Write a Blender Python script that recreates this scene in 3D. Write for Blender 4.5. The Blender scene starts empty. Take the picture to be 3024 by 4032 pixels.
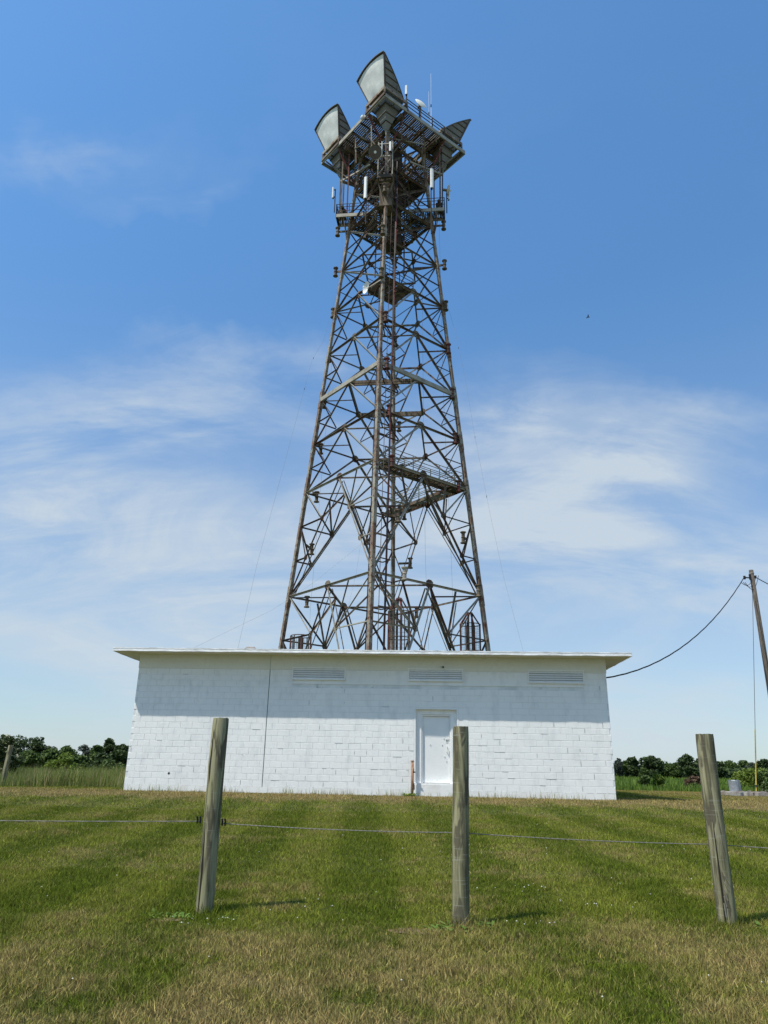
import bpy, bmesh, math, random
import numpy as np
from mathutils import Vector, Matrix
random.seed(7); RNG = np.random.default_rng(7)
S = bpy.context.scene; C = S.collection
R = math.radians

# ------------------------------------------------------------------ camera
FOC = 2836.66                                    # focal length in photo pixels (3024 x 4032)
cam = bpy.data.cameras.new('camera'); co = bpy.data.objects.new('camera', cam); C.objects.link(co)
cam.sensor_fit = 'VERTICAL'; cam.sensor_height = 24.0; cam.sensor_width = 18.0
cam.lens = FOC / 4032 * 24.0
cam.clip_start = .05; cam.clip_end = 9000
PITCH, ROLL = R(19.6), R(1.065)
_cp, _sp = math.cos(PITCH), math.sin(PITCH)
FW = Vector((0, _cp, _sp)); U0 = Vector((0, -_sp, _cp)); R0 = Vector((1, 0, 0))
RT = math.cos(ROLL) * R0 + math.sin(ROLL) * U0
UP = -math.sin(ROLL) * R0 + math.cos(ROLL) * U0
co.matrix_world = Matrix(((RT.x, UP.x, -FW.x, 0), (RT.y, UP.y, -FW.y, 0), (RT.z, UP.z, -FW.z, 0), (0, 0, 0, 1)))
S.camera = co

# ------------------------------------------------------------------ sky, sun, exposure
SUN_TO = Vector((-1.45, -1.0, 3.05)).normalized()
w = bpy.data.worlds.new('World'); S.world = w; w.use_nodes = True
nt = w.node_tree; N = nt.nodes; L = nt.links; N.clear()
out = N.new('ShaderNodeOutputWorld'); bg = N.new('ShaderNodeBackground'); bg.inputs['Strength'].default_value = .15
sky = N.new('ShaderNodeTexSky'); sky.sky_type = 'NISHITA'; sky.sun_disc = False
sky.sun_elevation = math.asin(SUN_TO.z); sky.sun_rotation = math.atan2(SUN_TO.x, SUN_TO.y) % (2 * math.pi)
sky.altitude = 0; sky.air_density = 1.0; sky.dust_density = .5; sky.ozone_density = 2.0
tc = N.new('ShaderNodeTexCoord'); sep = N.new('ShaderNodeSeparateXYZ'); L.new(tc.outputs['Generated'], sep.inputs[0])
def m_(op, a, b=None, c=None, clamp=False, tree=None):
    t = tree or nt
    n = t.nodes.new('ShaderNodeMath'); n.operation = op; n.use_clamp = clamp
    for i, v in enumerate((a, b, c)):
        if v is None: continue
        if isinstance(v, (int, float)): n.inputs[i].default_value = v
        else: t.links.new(v, n.inputs[i])
    return n.outputs[0]
zc = m_('ADD', m_('MAXIMUM', sep.outputs[2], 0.0), .45)
comb = N.new('ShaderNodeCombineXYZ'); L.new(m_('DIVIDE', sep.outputs[0], zc), comb.inputs[0]); L.new(m_('DIVIDE', sep.outputs[1], zc), comb.inputs[1])
def wnoise(scale, loc, stretch, rot, detail=7, rough=.55, dist=.0):
    mp = N.new('ShaderNodeMapping'); L.new(comb.outputs[0], mp.inputs[0])
    mp.inputs['Location'].default_value = loc; mp.inputs['Scale'].default_value = stretch; mp.inputs['Rotation'].default_value = (0, 0, rot)
    n = N.new('ShaderNodeTexNoise'); L.new(mp.outputs[0], n.inputs['Vector'])
    n.inputs['Scale'].default_value = scale; n.inputs['Detail'].default_value = detail; n.inputs['Roughness'].default_value = rough; n.inputs['Distortion'].default_value = dist
    return n.outputs['Fac']
big = wnoise(.9, (4.2, 1.3, 0), (1, 1.2, 1), .35, 4, .5, .6)
wisp = wnoise(2.2, (2.1, 7.7, 0), (.8, 1.7, 1), .45, 10, .60, .9)
fine = wnoise(7.0, (0, 3, 0), (.6, 1.9, 1), .55, 10, .68, .7)
def ramp01(v, a, b):
    n = N.new('ShaderNodeMapRange'); n.interpolation_type = 'SMOOTHSTEP'; L.new(v, n.inputs[0])
    n.inputs[1].default_value = a; n.inputs[2].default_value = b; return n.outputs[0]
# where this sky's cirrus is thick and where it is thin, in the plane of the cloud layer
PATCH = [(-0.448, 0.933, 0.172, 0.064, 0.42, -0.1), (-0.589, 1.165, 0.276, 0.132, 0.42, 0), (-0.193, 0.816, 0.086, 0.045, 0.3, 0), (0.159, 0.933, 0.095, 0.053, 0.42, -0.5), (0.34, 1.063, 0.129, 0.075, 0.40, -0.5), (0.553, 1.209, 0.177, 0.118, 0.5, -0.25), (0.253, 1.271, 0.228, 0.122, 0.3, 0), (0.491, 0.941, 0.075, 0.03, 0.22, 0.15), (-0.36, 0.568, 0.064, 0.02, 0.4, -0.25), (-0.266, 0.608, 0.074, 0.017, 0.26, -0.3), (-0.246, 1.531, 0.266, 0.11, 0.2, 0), (0.316, 0.781, 0.13, 0.079, -0.5, 0), (-0.286, 0.723, 0.148, 0.053, -0.35, 0), (-0.219, 1.122, 0.084, 0.079, -0.25, 0), (0.553, 1.047, 0.073, 0.046, -0.25, 0), (-0.328, 1.043, 0.101, 0.033, -0.22, 0)]
su_, sv_ = comb.outputs[0], None
spc = N.new('ShaderNodeSeparateXYZ'); L.new(comb.outputs[0], spc.inputs[0])
wob = m_('MULTIPLY', m_('SUBTRACT', wnoise(1.9, (9, 2, 0), (1, 1, 1), 0, 6, .6), .5), .42)
cu_, cv_ = m_('ADD', spc.outputs[0], wob), m_('ADD', spc.outputs[1], wob)
field = None
for (a_, b_, sa_, sb_, amp_, rot_) in PATCH:
    dx_, dy_ = m_('SUBTRACT', cu_, a_), m_('SUBTRACT', cv_, b_); cr_, sr_ = math.cos(rot_), math.sin(rot_)
    p_ = m_('DIVIDE', m_('ADD', m_('MULTIPLY', dx_, cr_), m_('MULTIPLY', dy_, sr_)), sa_); q_ = m_('DIVIDE', m_('SUBTRACT', m_('MULTIPLY', dy_, cr_), m_('MULTIPLY', dx_, sr_)), sb_)
    g_ = m_('MULTIPLY', m_('POWER', 2.718, m_('MULTIPLY', m_('ADD', m_('MULTIPLY', p_, p_), m_('MULTIPLY', q_, q_)), -.5)), amp_)
    field = g_ if field is None else m_('ADD', field, g_)
elev_mask = m_('SUBTRACT', 1.0, ramp01(sep.outputs[2], .33, .70))
low = m_('MULTIPLY', m_('SUBTRACT', 1.0, ramp01(sep.outputs[2], -.10, .60)), m_('ADD', m_('MULTIPLY', ramp01(big, .25, .65), .5), .6))
dens = m_('MULTIPLY', ramp01(big, .34, .60), m_('ADD', m_('MULTIPLY', ramp01(wisp, .34, .74), .8), m_('MULTIPLY', ramp01(fine, .4, .8), .3)))
dens = m_('MULTIPLY', dens, m_('ADD', m_('MULTIPLY', elev_mask, .95), .07))
tex_ = m_('ADD', m_('MULTIPLY', ramp01(wisp, .38, .66), .95), m_('MULTIPLY', ramp01(fine, .30, .75), .60))
dens = m_('MAXIMUM', m_('ADD', m_('MULTIPLY', dens, .50), m_('MULTIPLY', field, m_('MULTIPLY', tex_, .88))), 0.0)
dens = m_('ADD', dens, m_('MULTIPLY', low, .76), clamp=True)
mx = N.new('ShaderNodeMixRGB'); mx.inputs[2].default_value = (3.0, 3.4, 3.75, 1)
tint = N.new('ShaderNodeMixRGB'); tint.blend_type = 'MULTIPLY'; tint.inputs[0].default_value = 1.0; 
tcol = N.new('ShaderNodeMixRGB'); tcol.inputs[1].default_value = (.47, .58, .66, 1); tcol.inputs[2].default_value = (.60, .95, 1.12, 1)
L.new(ramp01(sep.outputs[2], .0, .85), tcol.inputs[0]); L.new(tcol.outputs[0], tint.inputs[2])
L.new(sky.outputs[0], tint.inputs[1]); L.new(m_('MULTIPLY', dens, .88), mx.inputs[0]); L.new(tint.outputs[0], mx.inputs[1])
L.new(mx.outputs[0], bg.inputs['Color']); L.new(bg.outputs[0], out.inputs['Surface'])

sun = bpy.data.lights.new('sun', 'SUN'); so = bpy.data.objects.new('sun', sun); C.objects.link(so)
sun.energy = 3.9; sun.angle = R(.7); sun.color = (1, .95, .86)
so.rotation_euler = SUN_TO.to_track_quat('Z', 'Y').to_euler()
S.view_settings.view_transform = 'Standard'; S.view_settings.look = 'None'; S.view_settings.exposure = 0.45; S.view_settings.gamma = 1
S.view_settings.use_curve_mapping = False

# ------------------------------------------------------------------ helpers
def ray(x, y): return FW * FOC + (x - 1512) * RT - (y - 2016) * UP
def atY(x, y, Y): d = ray(x, y); return d * (Y / d.y)         # the point seen at a photo pixel, at distance Y
def atZ(x, y, z): d = ray(x, y); return d * (z / d.z)
def tag(o, label, cat, group=None, kind=None):
    if label: o['label'] = label
    if cat: o['category'] = cat
    if group: o['group'] = group
    if kind: o['kind'] = kind
    return o
def empty(name, loc, label=None, cat=None, group=None, rz=0):
    o = bpy.data.objects.new(name, None); C.objects.link(o); o.location = loc; o.rotation_euler = (0, 0, rz)
    o.empty_display_size = .3
    return tag(o, label, cat, group)
def ancestor_loc(p):
    v = Vector((0, 0, 0))
    while p is not None: v = v + p.location; p = p.parent
    return v
class MB:
    """collects shapes in one mesh"""
    def __init__(s): s.v = []; s.f = []; s.m = []
    def add(s, vs, fs, mi=0):
        b = len(s.v); s.v += [tuple(v) for v in vs]; s.f += [tuple(i + b for i in f) for f in fs]; s.m += [mi] * len(fs); return s
    def box(s, x0, x1, y0, y1, z0, z1, mi=0):
        vs = [(x, y, z) for z in (z0, z1) for y in (y0, y1) for x in (x0, x1)]
        return s.add(vs, [(0, 2, 3, 1), (4, 5, 7, 6), (0, 1, 5, 4), (2, 6, 7, 3), (0, 4, 6, 2), (1, 3, 7, 5)], mi)
    def frame_(s, p, q, side=None):
        p = Vector(p); q = Vector(q); d = (q - p).normalized()
        h = Vector(side) if side is not None else Vector((0, 0, 1))
        if abs(d.dot(h.normalized())) > .97: h = Vector((1, 0, 0)) if abs(d.x) < .9 else Vector((0, 1, 0))
        a = d.cross(h).normalized(); b = a.cross(d).normalized()
        return p, q, a, b
    def beam(s, p, q, wd, ht=None, side=None, mi=0):
        ht = ht or wd; p, q, a, b = s.frame_(p, q, side)
        vs = [o + a * (wd / 2 * i) + b * (ht / 2 * j) for o in (p, q) for i, j in ((-1, -1), (1, -1), (1, 1), (-1, 1))]
        return s.add(vs, [(3, 2, 1, 0), (4, 5, 6, 7), (0, 1, 5, 4), (1, 2, 6, 5), (2, 3, 7, 6), (3, 0, 4, 7)], mi)
    def angle(s, p, q, w_, side=None, t=None, mi=0):
        w_ *= .80; t = t or w_ * .16; p, q, a, b = s.frame_(p, q, side)
        pr = [(0, 0), (w_, 0), (w_, t), (t, t), (t, w_), (0, w_)]
        vs = [o + a * (x - w_ * .35) + b * (y - w_ * .35) for o in (p, q) for x, y in pr]
        fs = [(5, 4, 3, 2, 1, 0), (6, 7, 8, 9, 10, 11)] + [(i, (i + 1) % 6, (i + 1) % 6 + 6, i + 6) for i in range(6)]
        return s.add(vs, fs, mi)
    def tube(s, pts, r, n=8, mi=0, caps=True):
        pts = [Vector(p) for p in pts]; rs = r if isinstance(r, (list, tuple)) else [r] * len(pts)
        vs = []; pa = None
        for i, p in enumerate(pts):
            d = (pts[min(i + 1, len(pts) - 1)] - pts[max(i - 1, 0)]).normalized()
            if pa is None: pa = d.cross(Vector((0, 0, 1)) if abs(d.z) < .9 else Vector((1, 0, 0))).normalized()
            pa = (pa - d * pa.dot(d)).normalized(); pb = d.cross(pa)
            vs += [p + (pa * math.cos(2 * math.pi * k / n) + pb * math.sin(2 * math.pi * k / n)) * rs[i] for k in range(n)]
        fs = [(i * n + k, i * n + (k + 1) % n, (i + 1) * n + (k + 1) % n, (i + 1) * n + k) for i in range(len(pts) - 1) for k in range(n)]
        if caps: fs += [tuple(range(n))[::-1], tuple((len(pts) - 1) * n + k for k in range(n))]
        return s.add(vs, fs, mi)
    def build(s, name, mat, parent=None, smooth=False, local=False, kind=None):
        me = bpy.data.meshes.new(name)
        off = Vector((0, 0, 0)) if (local or parent is None) else ancestor_loc(parent)
        me.from_pydata([(v[0] - off.x, v[1] - off.y, v[2] - off.z) for v in s.v], [], s.f)
        mats = mat if isinstance(mat, (list, tuple)) else [mat]
        for x in mats: me.materials.append(x)
        if len(mats) > 1: me.polygons.foreach_set('material_index', s.m)
        if smooth: me.polygons.foreach_set('use_smooth', [True] * len(me.polygons))
        me.update()
        o = bpy.data.objects.new(name, me); C.objects.link(o)
        if parent is not None: o.parent = parent
        if kind: o['kind'] = kind
        return o

# ------------------------------------------------------------------ materials
def mat(name, col, rough=.7, metal=0, col2=None, scale=4, lo=.4, hi=.6, col3=None, scale3=20, lo3=.55, hi3=.65, bump=0, bscale=30, stretch=(1, 1, 1), spec=.3, coords='Object', detail=6):
    m = bpy.data.materials.new(name); m.use_nodes = True; t = m.node_tree; b = t.nodes['Principled BSDF']
    b.inputs['Roughness'].default_value = rough; b.inputs['Metallic'].default_value = metal; b.inputs['Specular IOR Level'].default_value = spec
    b.inputs['Base Color'].default_value = (*col, 1)
    tcn = t.nodes.new('ShaderNodeTexCoord'); mp = t.nodes.new('ShaderNodeMapping'); mp.inputs['Scale'].default_value = stretch
    if coords == 'World':
        g = t.nodes.new('ShaderNodeNewGeometry'); t.links.new(g.outputs['Position'], mp.inputs[0])
    else: t.links.new(tcn.outputs[coords], mp.inputs[0])
    def ns(sc, d=detail):
        n = t.nodes.new('ShaderNodeTexNoise'); n.inputs['Scale'].default_value = sc; n.inputs['Detail'].default_value = d; n.inputs['Roughness'].default_value = .6
        t.links.new(mp.outputs[0], n.inputs['Vector']); return n.outputs['Fac']
    def rng(v, a, bb):
        n = t.nodes.new('ShaderNodeMapRange'); n.inputs[1].default_value = a; n.inputs[2].default_value = bb; t.links.new(v, n.inputs[0]); return n.outputs[0]
    cur = None
    for c, sc, a, bb in ((col2, scale, lo, hi), (col3, scale3, lo3, hi3)):
        if c is None: continue
        mxn = t.nodes.new('ShaderNodeMixRGB'); t.links.new(rng(ns(sc), a, bb), mxn.inputs[0])
        if cur is None: mxn.inputs[1].default_value = (*col, 1)
        else: t.links.new(cur, mxn.inputs[1])
        mxn.inputs[2].default_value = (*c, 1); cur = mxn.outputs[0]
    if cur is not None: t.links.new(cur, b.inputs['Base Color'])
    if bump:
        bn = t.nodes.new('ShaderNodeBump'); bn.inputs['Strength'].default_value = bump; bn.inputs['Distance'].default_value = .02
        t.links.new(ns(bscale, 8), bn.inputs['Height']); t.links.new(bn.outputs[0], b.inputs['Normal'])
    return m
M = {}
M['leg'] = mat('weathered_leg_steel', (.285, .26, .195), .7, 0, (.17, .11, .07), 1.1, .42, .6, (.11, .045, .022), 4, .52, .62, .3, 12, coords='World')
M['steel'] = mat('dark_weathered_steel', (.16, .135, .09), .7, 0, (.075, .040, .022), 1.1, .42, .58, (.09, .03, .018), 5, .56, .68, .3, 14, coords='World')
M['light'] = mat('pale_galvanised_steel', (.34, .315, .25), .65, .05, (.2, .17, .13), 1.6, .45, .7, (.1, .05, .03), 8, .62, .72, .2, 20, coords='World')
M['thin'] = mat('rusty_thin_steel', (.10, .085, .065), .7, .1, (.075, .035, .022), 1.3, .4, .6, coords='World')
M['red'] = mat('red_oxide_steel', (.14, .032, .024), .7, 0, (.075, .045, .033), 1.5, .42, .6, coords='World')
M['dark'] = mat('black_soiled_steel', (.03, .026, .02), .8, 0, (.055, .04, .025), 1.5, .4, .6, coords='World')
M['brown'] = mat('rust_streaked_plate', (.16, .125, .08), .8, 0, (.06, .04, .025), 2.2, .4, .6, coords='World', stretch=(2, 2, .5))
M['grating'] = mat('galvanised_bar_grating', (.075, .075, .075), .7, .1, (.08, .06, .05), 1.2, .45, .65, coords='World')
M['horn'] = mat('grey_horn_metal', (.185, .178, .15), .7, 0, (.135, .13, .108), 1.3, .4, .65, bump=.1, bscale=5)
M['hornrib'] = mat('horn_rib_metal', (.08, .075, .06), .65, .1, (.1, .06, .04), 3, .45, .65)
M['cover'] = mat('weathered_aperture_cover', (.74, .74, .67), .75, 0, (.54, .55, .50), .75, .38, .62, (.52, .53, .49), 1.6, .5, .75, .25, 1.2, stretch=(1, 1, 1))
M['white'] = mat('white_radome', (.66, .665, .63), .6, 0, (.56, .56, .52), 3, .45, .7)
M['ivory'] = mat('ivory_radome', (.74, .72, .62), .5, 0, (.66, .64, .54), 2, .4, .7)
M['paint'] = mat('white_wall_paint', (.86, .855, .82), .75, 0, (.80, .80, .775), .6, .35, .7, (.70, .705, .69), 3.0, .5, .75, .5, 160, spec=.25, stretch=(1, 1, .45), detail=9)
M['cream'] = mat('cream_band_paint', (.76, .745, .66), .8, 0, (.70, .69, .61), .8, .35, .7, (.66, .65, .58), 7, .5, .8, .35, 90)
M['soffit'] = mat('cream_soffit', (.66, .63, .50), .85, 0, (.58, .55, .43), 1.2, .4, .7)
M['fascia'] = mat('aluminium_fascia', (.76, .75, .72), .45, .2, (.55, .53, .49), 2.5, .45, .7, (.78, .78, .76), 9, .55, .7, .6, 6, stretch=(1, 1, 4))
M['mortar'] = mat('painted_mortar', (.76, .77, .745), .85, 0, (.60, .62, .61), 1.5, .42, .62, (.4, .42, .41), 2.6, .6, .65, .3, 60)
M['seam'] = mat('open_joint', (.045, .05, .05), .9)
M['door'] = mat('painted_steel_door', (.80, .80, .775), .5, 0, (.74, .745, .73), 1.6, .35, .7, (.55, .55, .53), 9, .67, .72, .2, 20)
M['footing'] = mat('white_footing', (.80, .795, .76), .85, 0, (.68, .65, .60), 1.6, .5, .7, (.5, .40, .36), 2.3, .66, .78, .5, 60)
M['black'] = mat('black_plastic', (.012, .012, .012), .5)
M['cable'] = mat('black_cable', (.015, .016, .018), .6)
M['wire'] = mat('dull_steel_wire', (.20, .19, .165), .85, 0)
M['pipe'] = mat('rusty_pipe', (.34, .20, .12), .8, 0, (.22, .10, .06), 12, .45, .6, (.5, .42, .36), 30, .6, .7)
M['zinc'] = mat('zinc_can', (.36, .39, .42), .45, .5, (.27, .29, .31), 6, .4, .6, coords='Object')
M['concrete'] = mat('old_concrete', (.36, .34, .30), .9, 0, (.25, .2, .17), 3, .4, .6, bump=.4)
M['yellow'] = mat('yellow_guard', (.50, .36, .06), .5)
M['soil'] = mat('bare_soil', (.16, .10, .06), .95, 0, (.24, .17, .10), 9, .4, .6, bump=.8, bscale=40)
M['pole'] = mat('dark_pole_wood', (.10, .082, .062), .85, 0, (.055, .045, .036), 3, .4, .6, (.16, .14, .115), 14, .55, .65, .3, 30, stretch=(3, 3, .25))
M['bark'] = mat('tree_bark', (.055, .045, .035), .9)

def wood_mat():
    m = bpy.data.materials.new('weathered_post_wood'); m.use_nodes = True; t = m.node_tree; b = t.nodes['Principled BSDF']; nn = t.nodes; lk = t.links
    b.inputs['Roughness'].default_value = .85; b.inputs['Specular IOR Level'].default_value = .2
    tcn = nn.new('ShaderNodeTexCoord'); oi = nn.new('ShaderNodeObjectInfo')
    ad = nn.new('ShaderNodeVectorMath'); ad.operation = 'ADD'; lk.new(tcn.outputs['Object'], ad.inputs[0])
    cb = nn.new('ShaderNodeCombineXYZ')
    for i in range(3): lk.new(m_('MULTIPLY', oi.outputs['Random'], 17.0 + i * 5, tree=t), cb.inputs[i])
    lk.new(cb.outputs[0], ad.inputs[1])
    def ns(st, sc, d=8, dist=0.0, ro=.6):
        mp = nn.new('ShaderNodeMapping'); mp.inputs['Scale'].default_value = st; lk.new(ad.outputs[0], mp.inputs[0])
        n = nn.new('ShaderNodeTexNoise'); n.inputs['Scale'].default_value = sc; n.inputs['Detail'].default_value = d; n.inputs['Distortion'].default_value = dist; n.inputs['Roughness'].default_value = ro
        lk.new(mp.outputs[0], n.inputs['Vector']); return n.outputs['Fac']
    def rng(v, a, bb):
        n = nn.new('ShaderNodeMapRange'); n.inputs[1].default_value = a; n.inputs[2].default_value = bb; lk.new(v, n.inputs[0]); return n.outputs[0]
    def mix(f, a, c):
        n = nn.new('ShaderNodeMixRGB'); lk.new(f, n.inputs[0])
        if isinstance(a, tuple): n.inputs[1].default_value = (*a, 1)
        else: lk.new(a, n.inputs[1])
        n.inputs[2].default_value = (*c, 1); return n.outputs[0]
    grain = ns((1, 1, .07), 16, 8, .6); streak = ns((1, 1, .045), 46, 6, .2); blot = ns((1, 1, .35), 3.2, 4, 1.2); swirl = ns((1, 1, .16), 5.5, 3, 2.6)
    check = ns((1, 1, .03), 21, 2, .3, .4); hs = ns((.35, .35, 6), 9, 5, .2)
    c = mix(rng(blot, .38, .68), (.28, .265, .145), (.33, .30, .19))
    c = mix(rng(grain, .42, .60), c, (.10, .092, .052))
    c = mix(m_('MULTIPLY', rng(swirl, .54, .59), .85, tree=t), c, (.085, .075, .05))
    c = mix(m_('MULTIPLY', rng(streak, .52, .72), .7, tree=t), c, (.075, .07, .045))
    c = mix(m_('MULTIPLY', rng(hs, .60, .68), .35, tree=t), c, (.36, .36, .29))
    c = mix(rng(check, .685, .705), c, (.02, .018, .012))
    lk.new(c, b.inputs['Base Color'])
    bn = nn.new('ShaderNodeBump'); bn.inputs['Strength'].default_value = .55; bn.inputs['Distance'].default_value = .006
    lk.new(m_('SUBTRACT', streak, m_('MULTIPLY', rng(check, .66, .70), .8, tree=t), tree=t), bn.inputs['Height']); lk.new(bn.outputs[0], b.inputs['Normal'])
    return m
M['wood'] = wood_mat()

# lawn colour as one shared node group: green, with worn dry patches where the lawn has them
def lawn_group():
    g = bpy.data.node_groups.new('lawn_colour', 'ShaderNodeTree')
    g.interface.new_socket('Color', in_out='OUTPUT', socket_type='NodeSocketColor')
    g.interface.new_socket('Dry', in_out='OUTPUT', socket_type='NodeSocketFloat')
    nn = g.nodes; lk = g.links; go = nn.new('NodeGroupOutput'); geo = nn.new('ShaderNodeNewGeometry')
    sp = nn.new('ShaderNodeSeparateXYZ'); lk.new(geo.outputs['Position'], sp.inputs[0]); X, Y = sp.outputs[0], sp.outputs[1]
    fl = nn.new('ShaderNodeCombineXYZ'); lk.new(X, fl.inputs[0]); lk.new(Y, fl.inputs[1])
    def ns(sc, loc=(0, 0, 0), st=(1, 1, 1), d=5, ro=.55):
        mp = nn.new('ShaderNodeMapping'); mp.inputs['Location'].default_value = loc; mp.inputs['Scale'].default_value = st; lk.new(fl.outputs[0], mp.inputs[0])
        n = nn.new('ShaderNodeTexNoise'); n.inputs['Scale'].default_value = sc; n.inputs['Detail'].default_value = d; n.inputs['Roughness'].default_value = ro
        lk.new(mp.outputs[0], n.inputs['Vector']); return n.outputs['Fac']
    def q(op, a, b=None, c=None, cl=False): return m_(op, a, b, c, cl, tree=g)
    def rng(v, a, b):
        n = nn.new('ShaderNodeMapRange'); n.interpolation_type = 'SMOOTHSTEP'; n.inputs[1].default_value = a; n.inputs[2].default_value = b; lk.new(v, n.inputs[0]); return n.outputs[0]
    def bump(v, c, wd):     # 1 at c, 0 beyond wd
        return rng(q('ABSOLUTE', q('SUBTRACT', v, c)), wd, wd * .25)
    n1 = ns(.55, (3, 1, 0)); n2 = ns(2.3, (0, 5, 0)); n3 = ns(9, (1, 1, 0))
    mow = q('SINE', q('ADD', q('MULTIPLY', X, 3.7), q('ADD', q('MULTIPLY', n1, 3.0), q('MULTIPLY', Y, .08))))
    wY = q('ADD', Y, q('MULTIPLY', q('SUBTRACT', n2, .5), 3.0))
    band = q('ADD', bump(wY, 24.3, 3.8), q('MULTIPLY', bump(wY, 5.2, 2.9), .55))
    band = q('ADD', band, q('MULTIPLY', rng(X, 9.0, 14.0), q('MULTIPLY', rng(Y, 14.0, 19.0), .7)))
    dry = q('ADD', q('MULTIPLY', band, .36), q('ADD', q('MULTIPLY', n1, .85), q('MULTIPLY', n2, .62)))
    dry = q('ADD', dry, q('MULTIPLY', q('SUBTRACT', n3, .5), .55))
    dry = q('SUBTRACT', dry, q('MULTIPLY', mow, .045))
    dry = rng(dry, .69, 1.22)
    def mix(f, a, c):
        n = nn.new('ShaderNodeMixRGB'); lk.new(f, n.inputs[0])
        for i, v in ((1, a), (2, c)):
            if isinstance(v, tuple): n.inputs[i].default_value = (*v, 1)
            else: lk.new(v, n.inputs[i])
        return n.outputs[0]
    green = mix(rng(mow, -.5, .5), (.172, .196, .026), (.106, .140, .014))
    green = mix(rng(n2, .48, .9), green, (.172, .184, .024))
    colr = mix(dry, green, (.31, .23, .10))
    lk.new(colr, go.inputs[0]); lk.new(dry, go.inputs[1]); return g
LG = lawn_group()
def lawn_mats():
    gm = bpy.data.materials.new('lawn_soil_and_thatch'); gm.use_nodes = True; t = gm.node_tree; b = t.nodes['Principled BSDF']; b.inputs['Roughness'].default_value = .95; b.inputs['Specular IOR Level'].default_value = .1
    gn = t.nodes.new('ShaderNodeGroup'); gn.node_tree = LG
    geo = t.nodes.new('ShaderNodeNewGeometry'); nz = t.nodes.new('ShaderNodeTexNoise'); nz.inputs['Scale'].default_value = 22; nz.inputs['Detail'].default_value = 8; nz.inputs['Roughness'].default_value = .75
    t.links.new(geo.outputs['Position'], nz.inputs['Vector'])
    mr = t.nodes.new('ShaderNodeMapRange'); mr.inputs[1].default_value = .35; mr.inputs[2].default_value = .7; t.links.new(nz.outputs['Fac'], mr.inputs[0])
    mxn = t.nodes.new('ShaderNodeMixRGB'); t.links.new(mr.outputs[0], mxn.inputs[0]); mxn.inputs[1].default_value = (.045, .038, .018, 1); t.links.new(gn.outputs[0], mxn.inputs[2])
    t.links.new(mxn.outputs[0], b.inputs['Base Color'])
    bn = t.nodes.new('ShaderNodeBump'); bn.inputs['Strength'].default_value = .9; bn.inputs['Distance'].default_value = .04; t.links.new(nz.outputs['Fac'], bn.inputs['Height']); t.links.new(bn.outputs[0], b.inputs['Normal'])
    bm_ = bpy.data.materials.new('lawn_blades'); bm_.use_nodes = True; t = bm_.node_tree; b = t.nodes['Principled BSDF']; b.inputs['Roughness'].default_value = .8; b.inputs['Specular IOR Level'].default_value = .08
    gn = t.nodes.new('ShaderNodeGroup'); gn.node_tree = LG
    at = t.nodes.new('ShaderNodeAttribute'); at.attribute_name = 'tint'
    sx = t.nodes.new('ShaderNodeSeparateXYZ'); t.links.new(at.outputs['Vector'], sx.inputs[0])
    # individual blades: some straw, some fresh
    thr = m_('MULTIPLY', m_('SUBTRACT', m_('ADD', m_('MULTIPLY', gn.outputs[1], .75, tree=t), .10, tree=t), sx.outputs[0], tree=t), 6.0, clamp=True, tree=t)
    mxn = t.nodes.new('ShaderNodeMixRGB'); t.links.new(thr, mxn.inputs[0]); t.links.new(gn.outputs[0], mxn.inputs[1]); mxn.inputs[2].default_value = (.31, .25, .09, 1)
    hs = t.nodes.new('ShaderNodeHueSaturation'); t.links.new(mxn.outputs[0], hs.inputs['Color']); t.links.new(m_('ADD', m_('MULTIPLY', sx.outputs[1], 1.25, tree=t), .50, tree=t), hs.inputs['Value'])
    t.links.new(m_('ADD', m_('MULTIPLY', sx.outputs[2], .03, tree=t), .482, tree=t), hs.inputs['Hue'])
    t.links.new(hs.outputs[0], b.inputs['Base Color'])
    tr = t.nodes.new('ShaderNodeBsdfTranslucent'); t.links.new(hs.outputs[0], tr.inputs['Color']); ms = t.nodes.new('ShaderNodeMixShader'); ms.inputs[0].default_value = .3
    o = t.nodes['Material Output']; t.links.new(b.outputs[0], ms.inputs[1]); t.links.new(tr.outputs[0], ms.inputs[2]); t.links.new(ms.outputs[0], o.inputs['Surface'])
    return gm, bm_
M['lawn'], M['blade'] = lawn_mats()
def leaf_mat(name, c1, c2, c3=None, tr=.3):
    m = bpy.data.materials.new(name); m.use_nodes = True; t = m.node_tree; b = t.nodes['Principled BSDF']; b.inputs['Roughness'].default_value = .6; b.inputs['Specular IOR Level'].default_value = .2
    at = t.nodes.new('ShaderNodeAttribute'); at.attribute_name = 'tint'; sx = t.nodes.new('ShaderNodeSeparateXYZ'); t.links.new(at.outputs['Vector'], sx.inputs[0])
    mx_ = t.nodes.new('ShaderNodeMixRGB'); t.links.new(sx.outputs[0], mx_.inputs[0]); mx_.inputs[1].default_value = (*c1, 1); mx_.inputs[2].default_value = (*c2, 1); c = mx_.outputs[0]
    if c3:
        mz = t.nodes.new('ShaderNodeMixRGB'); t.links.new(m_('GREATER_THAN', sx.outputs[1], .82, tree=t), mz.inputs[0]); t.links.new(c, mz.inputs[1]); mz.inputs[2].default_value = (*c3, 1); c = mz.outputs[0]
    t.links.new(c, b.inputs['Base Color']); trn = t.nodes.new('ShaderNodeBsdfTranslucent'); t.links.new(c, trn.inputs['Color']); ms = t.nodes.new('ShaderNodeMixShader'); ms.inputs[0].default_value = tr
    o = t.nodes['Material Output']; t.links.new(b.outputs[0], ms.inputs[1]); t.links.new(trn.outputs[0], ms.inputs[2]); t.links.new(ms.outputs[0], o.inputs['Surface'])
    return m
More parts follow.
